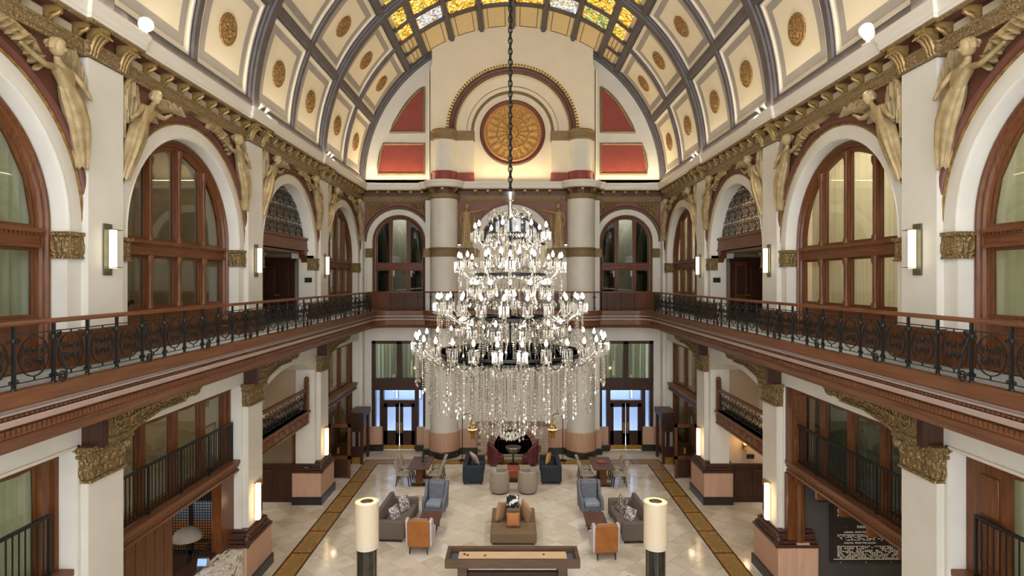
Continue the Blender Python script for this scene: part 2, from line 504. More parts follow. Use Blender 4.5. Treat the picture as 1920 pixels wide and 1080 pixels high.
win_no = [0]
def make_window(Mp, uc, zc, Rf, zbot, d0, mull, ztr, glass, axis, wood_m, arched=True, ztop=None, fw=.2, dado=None, muw=.075, turned=True):
    """timber window: frame, transom, mullions and one pane per light.  Rf outer half width, d0 front of frame, ztr=(z0,z1) transom"""
    win_no[0] += 1
    Ri = Rf - fw
    f = MB()
    if arched:
        prof = [(Rf, d0 + .2), (Rf, d0 + .03), (Rf - .03, d0), (Rf - .07, d0), (Rf - .09, d0 + .04), (Rf - .13, d0 + .05), (Rf - .15, d0 + .09), (Ri, d0 + .1), (Ri, d0 + .2)]
        arch_sweep(f, Mp, uc, zc, prof, zbot)
    else:
        for sg in (-1, 1):
            mbox(f, Mp, uc + sg * Rf, uc + sg * Ri, d0 + .05, d0 + .2, zbot, ztop)
            mbox(f, Mp, uc + sg * Rf, uc + sg * (Rf - .08), d0, d0 + .05, zbot, ztop)
        mbox(f, Mp, uc - Rf, uc + Rf, d0 + .02, d0 + .2, ztop - .16, ztop)
    w = struct(f.ob('window_%d' % win_no[0], wood_m))
    dm = d0 + .14
    if ztr:
        t = MB(); mbox(t, Mp, uc - Ri, uc + Ri, d0 + .03, d0 + .2, ztr[0], ztr[1])
        mbox(t, Mp, uc - Ri, uc + Ri, d0 - .03, d0 + .03, ztr[1] - .07, ztr[1])
        mbox(t, Mp, uc - Ri, uc + Ri, d0 + .0, d0 + .03, ztr[0], ztr[0] + .05)
        k = int(2 * Ri / .075)
        for i in range(k):
            u = uc - Ri + (i + .5) * 2 * Ri / k
            mbox(t, Mp, u - .02, u + .02, d0 - .01, d0 + .03, ztr[1] - .11, ztr[1] - .07)
        t.ob('transom', M['mahogy'] if axis == 'y' else M['mahogx'], w)
    zb = dado if dado else zbot
    if dado:
        p = MB(); mbox(p, Mp, uc - Ri, uc + Ri, d0 + .1, d0 + .2, zbot, dado)
        mbox(p, Mp, uc - Ri, uc + Ri, d0 + .04, d0 + .1, dado - .1, dado); mbox(p, Mp, uc - Ri, uc + Ri, d0 + .05, d0 + .1, zbot, zbot + .16)
        p.ob('dado_panel', wood_m, w)
        edges = [-Ri] + list(mull) + [Ri]
        for a, b in zip(edges[:-1], edges[1:]):
            q_ = MB(); mbox(q_, Mp, uc + a + .14, uc + b - .14, d0 + .08, d0 + .1, zbot + .26, dado - .2); q_.ob('raised_panel', wood_m, w, bev=.012)
    top = lambda u: (zc + sqrt(max(0, Ri * Ri - u * u))) if arched else ztop - .16
    for u in mull:
        mu = MB(); mbox(mu, Mp, uc + u - muw, uc + u + muw, d0 + .06, d0 + .2, zb, top(u) + .03)
        c0 = Mp(uc + u, d0 + .06, 0)
        def col(z0, z1, r):
            zs = [(r * 1.5, z0), (r * 1.5, z0 + .1), (r, z0 + .14), (r, z1 - .2), (r * 1.6, z1 - .1), (r * 1.6, z1)]
            mu.lathe(zs, 10, c0[0], c0[1], 0)
        if turned:
            if ztr:
                col(ztr[1], top(u) - .02, .045); col(zb, ztr[0], .05)
            else: col(zb, top(u), .045)
        mu.ob('mullion', wood_m, w)
    edges = [-Ri] + list(mull) + [Ri]
    for a, b in zip(edges[:-1], edges[1:]):
        a2 = a + (muw if a != -Ri else 0); b2 = b - (muw if b != Ri else 0)
        rows = [(zb, ztr[0]), (ztr[1], None)] if ztr else [(zb, None)]
        for z0, z1 in rows:
            m_ = 8
            pts = [(a2, z0), (b2, z0)]
            if z1 is not None: pts += [(b2, z1), (a2, z1)]
            else: pts += [(b2 + (a2 - b2) * i / m_, max(z0 + .02, top(b2 + (a2 - b2) * i / m_))) for i in range(m_ + 1)]
            g = MB(); g.prism([(uc + u, z) for u, z in pts], lambda x, z, d: Mp(x, d, z), dm, dm + .012)
            g.ob('pane', glass, w)
            # sash rim round the light
            r_ = MB(); cxm = sum(p[0] for p in pts) / len(pts); czm = sum(p[1] for p in pts) / len(pts)
            n_ = len(pts); vs = []
            for dd, k_ in ((dm - .03, 0), (dm - .03, 1), (dm + .03, 1), (dm + .03, 0)):
                for u, z in pts:
                    L = hypot(u - cxm, z - czm) or 1
                    kk = .055 * k_ / L
                    vs.append(Mp(uc + u + (cxm - u) * kk * 1.2, dd, z + (czm - z) * kk * 1.2))
            fs = []
            for i in range(n_):
                j = (i + 1) % n_
                for t in range(4):
                    t2 = (t + 1) % 4
                    fs.append((t * n_ + i, t * n_ + j, t2 * n_ + j, t2 * n_ + i))
            r_.add(vs, fs); r_.ob('sash', wood_m, w, ang=60)
    return w
def curtain(Mp, u0, u1, d, z0, z1, mat, label, waves=None, amp=.05, group=None):
    waves = waves or (u1 - u0) / .16
    n = int(waves * 7)
    g = MB()
    ph = random.random() * 6
    def fn(i, j):
        u = u0 + (u1 - u0) * i; z = z0 + (z1 - z0) * j
        w = sin(i * waves * 2 * pi + ph + .8 * sin(i * 9)) * amp * (1 - .35 * j) + .02 * sin(i * 23)
        return Mp(u, d + w, z)
    g.grid(fn, n, 6)
    o = g.ob('curtain', mat, recalc=False, ang=80)
    return tag(o, label, 'curtain', group)

# ---- carved pieces with shared meshes (built for the left wall, mirrored for the right)
def relief_band(mb, Mp, u0, u1, d, z0, z1, nu, nv, h, fu, fv):
    def fn(i, j):
        u = u0 + (u1 - u0) * i; z = z0 + (z1 - z0) * j
        e = min(1, min(i, 1 - i) * 14) * min(1, min(j, 1 - j) * 7)
        k = abs(sin(fu * pi * i)) * (.5 + .5 * sin(fv * pi * j + 1.2 * sin(fu * 2 * pi * i))) + .35 * sin(fu * 4 * pi * i + 3 * j) * sin(fv * 3 * pi * j)
        return Mp(u, d - h * e * max(0, .3 + .7 * k), z)
    return mb.grid(fn, nu, nv)
def impost_mesh():
    """gilded impost wrapping the jamb: u along the wall 0..0.36, depth 0..0.30"""
    I = lambda u, d, z: (d, u, z)
    mb = MB(); mb.box(0, 0, 0, .3, .36, .43)
    mb.box(-.035, -.035, .37, .3, .37, .43); mb.box(-.02, -.02, 0, .3, .37, .04)
    relief_band(mb, I, 0, .36, 0, .05, .36, 22, 12, .03, 3, 2)
    relief_band(mb, lambda u, d, z: (u, d, z), .02, .3, 0, .05, .36, 20, 12, .03, 3, 2)
    return mb
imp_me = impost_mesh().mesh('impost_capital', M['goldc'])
def pier_capital_mesh():
    """capital of a ground floor pier; origin at the middle of its front face, front towards -x ... depth"""
    I = lambda u, d, z: (d, u, z)
    mb = MB()
    mb.prism([(-.44, 0), (.44, 0), (.44, .3), (.5, .46), (.5, .55), (-.5, .55), (-.5, .46), (-.44, .3)], lambda u, z, d: (d, u, z), -.03, .16)
    mb.box(-.12, -.54, .5, .18, .54, .57); mb.box(-.06, -.46, -.03, .16, .46, .02)
    relief_band(mb, I, -.43, .43, -.03, .03, .2, 44, 8, .03, 6, 1)
    relief_band(mb, I, -.45, .45, -.03, .2, .49, 48, 14, .07, 4, 2)
    relief_band(mb, lambda u, d, z: (u, d - .02, z), -.02, .15, -.44, .03, .47, 12, 16, .04, 2, 3)
    for sg in (-1, 1):
        pts = [(-.07 - .0 * i, sg * u, z) for i, (u, z) in enumerate(spiral(.45, .41, .1, .015, 1.7, pi / 2, 24, -1))]
        mb.tube(pts, [.028] * len(pts), 6)
        mb.tube([(-.1, sg * .45, .41), (0.16, sg * .45, .41)], .06, 10)
    return mb
cap_me = pier_capital_mesh().mesh('pier_capital', M['goldc'])
def console_mesh():
    """long gilded scroll console under the balcony: u from 0 (pier) to 2.75, z measured from its top, d thickness"""
    mb = MB(); n = 30
    def low(u):
        return -.56 + .21 * max(0, min(1, (u - .55) / .95)) ** .8
    top = [(2.38 * i / n, 0) for i in range(n + 1)]; bot = [(2.38 * i / n, low(2.38 * i / n)) for i in range(n, -1, -1)]
    mb.prism(top + bot, lambda u, z, d: (d, u, z), 0, .3)
    # rope along the lower edge and leaf scrolls on the face
    mb.tube([(-.01, 2.3 * i / 40, low(2.3 * i / 40) + .035) for i in range(41)], .035, 6)
    mb.tube([(-.01, 2.3 * i / 40, low(2.3 * i / 40) + .11) for i in range(7, 41)], .018, 5)
    def sp(cu, cz, r, a0, sg, t=1.8, w=.022):
        p = [(-.012, u, z) for u, z in spiral(cu, cz, r, .02, t, a0, 26, sg)]
        mb.tube(p, [w * (1 - .4 * i / 26) for i in range(27)], 5)
    sp(.34, -.25, .21, 0, 1); sp(.78, -.23, .18, pi, -1); sp(1.14, -.19, .15, 0, 1); sp(1.46, -.16, .13, pi, -1); sp(1.74, -.15, .12, 0, 1); sp(2.0, -.15, .11, pi, -1)
    for i in range(26):
        u = .2 + i * .075; a = .9 + .5 * sin(i * 1.7); L = .1 * (1 - .3 * u / 2.2)
        zc = low(u) * .45
        mb.tube([(-.0, u, zc - .05), (-.028, u + L * cos(a) * .5, zc), (-.0, u + L * cos(a), zc + L * sin(a))], [.012, .03, .008], 5)
    # rolled tip
    for cu, cz, r in ((2.3, -.18, .16), (2.53, -.17, .13), (2.73, -.17, .15)):
        mb.tube([(-.05, cu, cz), (.02, cu, cz), (.1, cu, cz), (.2, cu, cz), (.3, cu, cz)], [r * .75, r, r * .8, r, r * .8], 12)
        sp_ = [(-.06, u, z) for u, z in spiral(cu, cz, r * .85, .01, 1.5, 0, 18)]
        mb.tube(sp_, .014, 5)
    mb.box(-.05, 1.7, -.03, .3, 2.9, .0)
    return mb
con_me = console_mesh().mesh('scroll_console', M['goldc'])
blk_me = MB().box(-.02, -.13, -.6, .34, 0, 0).mesh('console_end', M['dwood'])
def modillion_mesh():
    p = [(0, 0), (0, .24), (.22, .24), (.225, .19), (.2, .14), (.16, .13), (.11, .12), (.075, .05), (.05, 0), (.03, -.02)]
    mb = MB(); mb.prism([(d, z) for d, z in p], lambda d, z, u: (d, u, z), -.055, .055)
    mb.tube([(.185, -.07, .165), (.185, .07, .165)], .035, 8)
    mb.tube([(.0, 0, .02), (.07, 0, .03), (.13, 0, .1), (.2, 0, .125), (.235, 0, .16)], [.02, .03, .035, .03, .015], 6)
    mb.box(0, -.07, .22, .25, .07, .25)
    return mb
mod_me = modillion_mesh().mesh('modillion', M['golds'])
def leaf_bracket_mesh():
    mb = MB()
    mb.prism([(0, -.24), (0, .24), (.26, .24), (.27, .17), (.2, .12), (.12, 0), (.06, -.14), (.05, -.24)], lambda d, z, u: (d, u, z), -.09, .09)
    for u in (-.07, 0, .07):
        mb.tube([(.05, u, -.22), (.09, u, -.05), (.16, u * 1.2, .08), (.25, u * 1.5, .13), (.3, u * 1.6, .08)], [.02, .035, .04, .035, .012], 6)
    return mb
leaf_me = leaf_bracket_mesh().mesh('leaf_bracket', M['golds'])

walls = {}
for s, nm in ((-1, 'left'), (1, 'right')):
    Mp = side(s)
    w = MB()
    # ground floor: beam and jambs between the openings
    mbox(w, Mp, -1.6, YB, WA, 7.6, 5.25, 6.5)
    for yp in [-1.3] + PIL + [YB]:
        mbox(w, Mp, yp - .5, min(yp + .5, YB), WA, 7.45, 0, 5.25)
    # bay three is an open segmental arch with deep cheeks
    for yy in (16.3, 21.1):
        a, b = (16.3, 16.45) if yy == 16.3 else (20.95, 21.1)
        mbox(w, Mp, a, b, WA, 7.78, 0, 5.25)
    n = 18; zs = 4.78; rise = .46; half = 2.25
    arc = [(18.7 - half + 2 * half * i / n, zs + rise * (1 - (2 * i / n - 1) ** 2)) for i in range(n + 1)]
    for a, b in zip(arc[:-1], arc[1:]):
        w.add([Mp(a[0], WA, a[1]), Mp(b[0], WA, b[1]), Mp(b[0], WA, 5.26), Mp(a[0], WA, 5.26)], [(0, 1, 2, 3)])
        w.add([Mp(a[0], WA, a[1]), Mp(b[0], WA, b[1]), Mp(b[0], 8.9, b[1]), Mp(a[0], 8.9, a[1])], [(0, 1, 2, 3)])
    # upper floor jambs
    for yp in [-1.6] + PIL + [YB]:
        y0 = yp - .724; y1 = min(yp + .724, YB + .02)
        mbox(w, Mp, y0, y1, 7.07, 7.58, 6.5, 8.9)
    mbox(w, Mp, -1.6, 4.2, 7.1, 7.3, 6.5, 12.4)
    wl = struct(w.ob('wall_' + nm, M['plaster'])); walls[s] = wl
    for yp in PIL:
        p = MB(); mbox(p, Mp, yp - .43, yp + .43, WP, 7.2, ZF - .1, ZT)
        mbox(p, Mp, yp - .46, yp + .46, WP - .03, 7.2, ZF, ZF + .22)
        p.ob('pilaster', M['plaster'], wl)
        g = MB(); mbox(g, Mp, yp - .47, yp + .47, WP - .04, 7.2, ZF, 7.12); mbox(g, Mp, yp - .5, yp + .5, WP - .07, 7.2, 7.12, 7.2); mbox(g, Mp, yp - .78, yp + .78, 7.02, 7.3, ZF, 7.18); g.ob('pilaster_dado', M['mahog'], wl)
        g = MB(); mbox(g, Mp, yp - .43, yp + .43, WP, 7.2, 0, 4.72)
        g.ob('pier', M['plaster_low'], wl)
        c = link('pier_capital', cap_me, wl, (s * (WP + .0), yp, 4.70)); c.scale = (s, 1, 1)
        if yp > 5:
            c = link('scroll_console', con_me, wl, (s * (WP - .18), yp - .25, 5.84)); c.scale = (s, 1, 1)
            c = link('console_end', blk_me, wl, (s * (WP - .18), yp - .25, 5.84)); c.scale = (s, 1, 1)
    g = MB(); mbox(g, Mp, 9.502, 9.55, WA - .025, WA + .02, 0, 5.3); mbox(g, Mp, 4.6, 9.55, WA - .025, WA + .02, 5.252, 5.3); g.ob('opening_casing', M['plaster_low'], wl)
    # end corner pilaster and its small capital
    p = MB(); mbox(p, Mp, YB - .42, YB + .02, WP - .02, 7.2, 0, ZT); p.ob('pilaster', M['plaster'], wl)
    # upper arches
    for k, yc in enumerate(BAYS):
        zc = 8.87
        a = MB(); spandrel(a, Mp, WA, yc - 2.48, yc + 2.48, ZT + .1, yc, zc, 2.3)
        a.ob('spandrel_panel', M['burg'], wl, recalc=False)
        dep = 7.9 if k == 2 else 7.34
        a = MB(); arch_sweep(a, Mp, yc, zc, [(2.17, dep), (2.17, 7.09), (2.185, 7.06), (2.21, 7.05), (2.225, 7.065), (2.45, 7.05), (2.49, 7.07), (2.49, 7.12)], 8.77)
        a.ob('archivolt', M['plaster'], wl)
        a = MB(); arch_sweep(a, Mp, yc, zc, [(2.47, 7.09), (2.475, 7.045), (2.505, 7.035), (2.53, 7.05), (2.53, 7.09)]); a.ob('gilded_bead', M['beads'], wl)
        a = MB(); arch_sweep(a, Mp, yc, zc, [(2.52, 7.09), (2.53, 7.02), (2.56, 6.99), (2.6, 6.985), (2.63, 7.01), (2.66, 7.03), (2.68, 7.09)]); a.ob('hood_moulding', M['burgd'], wl)
        for sg in (-1, 1):
            c = link('impost_capital', imp_me, wl, (s * 7.03, yc + sg * 2.15, 8.34)); c.scale = (s, sg, 1)
        if k == 2:
            for sg in (-1, 1):
                j = MB(); mbox(j, Mp, yc + sg * 2.17, yc + sg * 2.3, 7.1, 7.64, ZF, 8.87); j.ob('jamb', M['plaster'], wl)
# ================================================================ windows of the side walls
ord_ = ['nearest', 'second', 'third', 'fourth']
for s, nm in ((-1, 'left'), (1, 'right')):
    Mp = side(s)
    for k, yc in enumerate(BAYS):
        if k == 2: continue
        dark = (s == -1 and k == 1)
        make_window(Mp, yc, 8.87, 2.17, ZF, 7.31, [-1.03, 0, 1.03] if k else [-1.03, 1.03], (8.5, 8.8), M['glassd'] if dark else M['glass'], 'y', M['mahog'], dado=7.42, muw=.07, turned=bool(k))
        if not dark:
            mat = M['cgreen'] if k == 0 else M['ccream']
            curtain(Mp, yc - 2.2, yc + 2.2, 7.78 if k else 7.72, ZF, 11.0, mat,
                    ('pale green sheer curtain' if k == 0 else 'cream pleated curtain') + ' behind the %s upper arched window of the %s wall' % (ord_[k], nm))
    # ---- ground floor bays
    for k, yc in enumerate(BAYS):
        if k == 2: continue
        if k == 0:
            make_window(Mp, yc, 0, 2.4, 3.3, 7.38, [-1.2, 0, 1.2], None, M['glass'], 'y', M['mahog'], arched=False, ztop=5.25, fw=.3, turned=False)
        else:
            make_window(Mp, yc, 0, 2.4, 3.3, 7.38, [-1.15, .0, 1.15] if k == 1 else [-.8, .8], None, M['glassd'], 'y', M['mahog'], arched=False, ztop=5.25, fw=.2, turned=False, muw=.09)
        # mezzanine edge beam with dentils
        f = MB(); mbox(f, Mp, yc - 2.4, yc + 2.4, 7.2, 7.7, 2.98, 3.3); mbox(f, Mp, yc - 2.4, yc + 2.4, 7.13, 7.2, 3.2, 3.3); mbox(f, Mp, yc - 2.4, yc + 2.4, 7.16, 7.2, 3.0, 3.06)
        for i in range(60):
            u = yc - 2.36 + i * .08; mbox(f, Mp, u, u + .04, 7.16, 7.2, 3.13, 3.18)
        f.ob('mezzanine_beam', M['fascia'], walls[s])
        if k == 1 and s == 1:
            for i in range(5):
                b = MB(); mbox(b, Mp, yc - 2.1 + i * 1.0, yc - 2.0 + i * 1.0, 7.2, 7.75, 2.8, 2.98); b.ob('beam_bracket', M['mahog'], walls[s])
    curtain(Mp, 5.2, 9.3, 7.68, 3.3, 5.2, M['cgreen'], 'pale green curtain behind the nearest mezzanine railing on the %s wall' % nm)
    if s == 1:
        curtain(Mp, 10.7, 15.1, 7.85, 3.3, 5.2, make_curtain_mat('grey_green_curtain', '#6f7567', '#8c9182'), 'grey green curtain behind the second mezzanine railing on the right wall')
        p = MB(); mbox(p, Mp, 8.72, 9.45, 7.36, 7.5, 0, 5.2); pa = p.ob('panelled_shutter', M['mahog'], walls[s])
        for z0 in (.3, 1.4, 2.5, 3.6, 4.35):
            g = MB(); mbox(g, Mp, 8.82, 9.18, 7.33, 7.37, z0, z0 + (.95 if z0 < 3 else .62)); g.ob('raised_panel', M['mahog'], pa, bev=.015)
        p = MB(); mbox(p, Mp, 14.95, 15.3, 7.15, 7.6, 3.3, 5.2); pa = p.ob('panelled_shutter', M['mahog'], walls[s])
        for z0 in (3.45, 4.02, 4.6):
            g = MB(); g.box(s * 7.22, 14.93, z0, s * 7.5, 14.96, z0 + .48); g.ob('raised_panel', M['mahog'], pa, bev=.015)
    # bay four, lower sash under its beam and bay two timber posts
    make_window(Mp, 24.5, 0, 2.4, .9, 7.38, [-.8, .8], None, M['glassd'], 'y', M['mahog'], arched=False, ztop=2.98, fw=.2, turned=False)
    g = MB(); mbox(g, Mp, 22.1, 26.9, 7.38, 7.55, 0, .9); g.ob('dado_panel', M['mahog'], walls[s])
# ================================================================ rooms behind the side walls
for s, nm in ((-1, 'left'), (1, 'right')):
    Mp = side(s)
    r = MB()
    r.poly([Mp(-2, 12, 0), Mp(28, 12, 0), Mp(28, 12, 12.6), Mp(-2, 12, 12.6)])
    r.poly([Mp(-2, 7.3, 12.4), Mp(28, 7.3, 12.4), Mp(28, 12, 12.4), Mp(-2, 12, 12.4)])
    for y in (-2, 28): r.poly([Mp(y, 7.4, 0), Mp(y, 12, 0), Mp(y, 12, 12.6), Mp(y, 7.4, 12.6)])
    for yp in PIL: mbox(r, Mp, yp - .1, yp + .1, 7.6, 12, 0, 12.4)
    rr = struct(r.ob('side_room_' + nm, M['beige'], recalc=False))
    f = MB()
    mbox(f, Mp, -2, 28, 7.5, 12, 6.35, 6.55)
    for a, b in ((-2, 15.7), (21.7, 28)): mbox(f, Mp, a, b, 7.45, 12, 3.0, 3.28)
    mbox(f, Mp, 15.9, 21.5, 10.2, 12, 3.0, 3.28)
    f.ob('side_room_floor', M['taupe'], rr)
    for k, yc in enumerate(BAYS):
        for z, p_ in ((12.2, 800 if s > 0 else (300 if k != 1 else 130)), (6.2, 260 if k != 1 else 150), (2.85, 70)):
            if k == 2 and z == 2.85: continue
            o = area_light('side_room_lamp', (s * 9.6, yc, z), (0, 0, 0), 1.2, 2.4, p_, (1, .89, .73))
# left bay two upper room: beige end wall band, dark dado and a stair balustrade
b = thing('stair_balustrade', 'dark wooden stair balustrade of turned spindles behind the second upper left window', 'balustrade', (-8.6, 12.2, ZF - .06))
MB().box(-.05, -1.6, .92, .05, 1.0, 1.0).ob('handrail', M['dwood'], b); MB().box(-.05, -1.6, .0, .05, 1.0, .08).ob('base_rail', M['dwood'], b)
sp_me = MB().lathe([(.022, .08), (.03, .2), (.018, .3), (.032, .5), (.018, .72), (.028, .85), (.02, .92)], 8).mesh('spindle', M['dwood'])
for i in range(20): link('spindle', sp_me, b, (0, -1.5 + i * .125, 0))
d = struct(MB().box(-11.98, 10.3, 8.3, -11.9, 15.5, 9.9).ob('trim_2', M['dark']))
# iron railings of the mezzanine windows
bal_me = MB().box(-.008, -.008, .06, .008, .008, .96).mesh('baluster', M['iron'])
for s, nm in ((-1, 'left'), (1, 'right')):
    for k, yc in ((0, 7.1), (1, 12.9)):
        t = thing('mezzanine_railing', 'plain black railing of thin upright bars at the %s mezzanine window of the %s wall' % (ord_[k], nm), 'railing', (s * 7.3, yc, 3.3), 0)
        x0, x1 = (-2.4, 2.1) if k == 0 else (-2.35, 2.3)
        MB().box(-.022, x0, .96, .022, x1, 1.01).ob('handrail', M['iron'], t); MB().box(-.015, x0, .05, .015, x1, .08).ob('bottom_rail', M['iron'], t)
        pw_ = (x1 - x0) / 4
        for i in range(5): MB().box(-.02, x0 + i * pw_ - .02, 0, .02, x0 + i * pw_ + .02, 1.0).ob('post', M['iron'], t)
        for i in range(40):
            if i % 10: link('baluster', bal_me, t, (0, x0 + i * pw_ / 10, 0))
# ================================================================ bay three: iron balconies
def scroll_panel_mesh(L, H, name, dens=1.0, n=4):
    """scrollwork in a rectangle, u along x, z up"""
    mb = MB()
    def T(p, r=.011): mb.tube([(u, 0, z) for u, z in p], r, n)
    T([(0, .04), (L, .04)], .014); T([(0, H), (L, H)], .014)
    k = max(1, round(L / .42))
    for i in range(k):
        c = (i + .5) * L / k; w = L / k / 2
        T([(c - w, 0), (c - w, H)], .013)
        for sg in (-1, 1):
            T(spiral(c + sg * w * .45, H * .72, w * .42, .02, 1.5, pi / 2 + sg * pi / 2, 16, sg)); T(spiral(c + sg * w * .45, H * .28, w * .42, .02, 1.5, -pi / 2, 16, -sg))
            T([(c, H * .1), (c + sg * w * .7, H * .5), (c, H * .9)], .01)
        T(spiral(c, H * .5, w * .3, .02, 1.4, 0, 14))
    return mb.mesh(name, M['iron'])
for s, nm in ((-1, 'left'), (1, 'right')):
    Mp = side(s)
    # upper: timber beam with an arched iron grille on it
    t = thing('iron_balcony', 'black scrollwork balcony on a reddish beam inside the third upper arch, %s wall' % nm, 'balcony', (s * 7.32, 18.7, 9.02))
    bm_ = MB().box(0, -2.17, 0, s * .3, 2.17, .46); bm_.box(-s * .05, -2.17, .38, s * .3, 2.17, .46); bm_.box(-s * .03, -2.17, 0, s * .3, 2.17, .07)
    bm_.ob('beam', M['fascia'], t)
    pm = scroll_panel_mesh(.542, .5, 'scroll_panel')
    for r in range(4):
        for i in range(8):
            u = -2.17 + (i + .5) * .542
            if .5 * (r + 1) > .95 + 1.1 * sqrt(max(0, 1 - (u / 2.17) ** 2)) : continue
            link('scroll_panel', pm, t, (s * .12, u - .271, .46 + r * .5), (0, 0, pi / 2))
    for sg in (-1, 1): MB().prism([(0, 0), (.3, 0), (.3, -.1), (.1, -.25), (0, -.4)], lambda u, z, d: (s * d, -sg * (2.17 - u), z), .02, .22).ob('bracket', M['mahog'], t)
    # dark ceiling, back wall and doors behind
    g = MB(); mbox(g, Mp, 16.0, 21.4, 7.66, 12, 8.95, 9.02); g.ob('gallery_soffit', M['taupe'], walls[s])
    g = MB(); mbox(g, Mp, 16.0, 21.4, 10.5, 10.6, ZF, 8.95); g.ob('gallery_wall', M['beige'], walls[s])
    g = MB(); mbox(g, Mp, 16.0, 21.4, 9.3, 9.4, 9.02, 12.3); g.ob('gallery_wall', M['dark'], walls[s])
    g = MB(); mbox(g, Mp, 21.3, 21.45, 7.64, 10.6, ZF, 8.95); g.ob('gallery_end_wall', M['taupe'], walls[s])
    win_no[0] += 1
    dr = MB(); dr.box(s * 7.93, 21.2, ZF, s * 8.05, 21.32, 8.8); dr.box(s * 9.05, 21.2, ZF, s * 9.17, 21.32, 8.8); dr.box(s * 7.9, 21.18, 8.66, s * 9.2, 21.32, 8.82)
    do = struct(dr.ob('door_%d' % win_no[0], M['dwood']))
    for a, b in ((8.05, 8.54), (8.56, 9.05)):
        lf = MB().box(s * a, 21.24, ZF, s * b, 21.3, 8.66).ob('door_leaf', M['mahog'] if s > 0 and a < 8.2 else M['dwood'], do)
        for z0, z1 in ((6.72, 7.35), (7.48, 8.5)):
            MB().box(s * (a + .1), 21.22, z0, s * (b - .1), 21.25, z1).ob('raised_panel', M['dwood'], lf, bev=.012)
        MB().ball((s * (8.5 if a < 8.2 else 8.6), 21.2, 7.45), .03, 8, 6).ob('door_knob', M['brass'], lf)
    # mezzanine balcony
    t = thing('mezzanine_balcony', 'wooden balcony front with black iron scroll rail inside the low arch of the %s wall' % nm, 'balcony', (s * 7.2, 18.7, 2.95))
    bm_ = MB().box(0, -2.25, 0, s * .5, 1.9, .46); bm_.box(-s * .06, -2.25, .38, s * .5, 1.96, .46); bm_.box(-s * .03, -2.25, 0, s * .5, 1.93, .06)
    bm_.ob('beam', M['fascia'], t)
    for i in range(9):
        MB().box(-s * .05, -2.1 + i * .48, .14, 0, -2.02 + i * .48, .34).ob('bracket', M['fascia'], t)
    pm = scroll_panel_mesh(.518, .62, 'scroll_panel', n=5)
    for i in range(8): link('scroll_panel', pm, t, (s * .08, -2.25 + i * .518, .5), (0, 0, pi / 2))
    MB().box(s * .02, -2.25, 1.14, s * .14, 1.9, 1.22).ob('handrail', M['mahogy'], t)
    nw = MB().box(s * .0, 1.84, .46, s * .14, 1.98, 1.5); nw.ball((s * .07, 1.91, 1.55), .09, 8, 6); nw.ob('newel_post', M['mahog'], t)
    # back wall of the arch, window and passage
    g = MB(); mbox(g, Mp, 15.9, 21.5, 8.9, 9.0, 3.3, 6.3); wb = g.ob('arch_back_wall', M['plaster_low'], walls[s])
    g = MB(); mbox(g, Mp, 18.3, 20.1, 8.82, 8.9, 4.2, 5.25); wf = g.ob('dark_grille_window', M['dwood'], walls[s])
    for i in range(3):
        g = MB(); mbox(g, Mp, 18.38 + i * .57, 18.88 + i * .57, 8.8, 8.83, 4.3, 5.15); g.ob('pane', M['dark'], wf)
    # cross wall of the ground floor: wainscot with panel above
    g = MB(); mbox(g, Mp, 21.1, 21.2, 7.3, 12, 1.35, 6.3); cwl = g.ob('cross_wall', M['beige'], walls[s])
    if s < 0:
        g = MB(); mbox(g, Mp, 21.05, 21.1, 7.78, 7.95, 1.35, 3.0); mbox(g, Mp, 21.05, 21.1, 7.95, 10.2, 2.9, 3.0); g.ob('mirror_frame', M['mahog'], cwl)
        g = MB(); mbox(g, Mp, 21.07, 21.1, 7.95, 10.2, 1.38, 2.9); g.ob('smoky_mirror', plain('smoky_mirror', '#8d8578', '#9a9285', .25, .7, scale=2), cwl)
    g = MB(); mbox(g, Mp, 21.02, 21.15, 7.3, 12, 0, 1.3); mbox(g, Mp, 20.98, 21.15, 7.3, 12, 1.26, 1.38); wsc = g.ob('wainscot', M['dwood'], walls[s])
    for i in range(4):
        g = MB(); mbox(g, Mp, 20.99, 21.04, 7.9 + i * .75, 8.5 + i * .75, .2, 1.15); g.ob('raised_panel', M['dwood'], wsc, bev=.012)
    g = MB(); mbox(g, Mp, 15.9, 21.5, 10.2, 10.3, 0, 3.2); g.ob('passage_wall', M['beige'], walls[s])
point_light('passage_light', (-8.8, 18.5, 2.6), 14, (1, .84, .6), .2)
point_light('passage_light', (8.8, 18.5, 2.6), 10, (1, .84, .6), .2)
for s in (-1, 1): point_light('passage_light', (s * 8.4, 18.5, 5.9), 12, (1, .86, .66), .15)
# ================================================================ cornice
def ep():
    P = [(-7.0, -1.6)]
    for yp in PIL: P += [(-7.0, yp - .47), (-6.93, yp - .47), (-6.93, yp + .47), (-7.0, yp + .47)]
    P += [(-7.0, YB - .08), (-4.0, YB - .08), (-4.0, 26.95)]
    cx, cy, r = -3.13, 26.88, .68
    P += [(cx + r * cos(a), cy - r * sin(a)) for a in [pi - pi * i / 12 for i in range(13)]]
    P += [(-2.4, 26.88)]
    return P
P = ep(); P = P + [(-x, y) for x, y in reversed(P)]
tr = struct(MB().sweep(P, [(.2, 12.18), (.22, 12.2), (.22, 12.24), (.24, 12.26), (.235, 12.31), (.25, 12.36), (.28, 12.4), (.285, 12.46), (.265, 12.5), (-.3, 12.5)]).ob('trim_3', M['white']))
MB().sweep(P, [(-.12, 11.66), (.02, 11.66), (.02, 11.72), (.04, 11.74), (.04, 11.84), (.065, 11.86), (.065, 11.9), (-.1, 11.9)]).ob('architrave', M['goldf'], tr)
MB().sweep(P, [(-.06, 11.9), (-.06, 12.13), (.16, 12.13), (.16, 12.16), (.19, 12.16)]).ob('frieze', M['burgd'], tr)
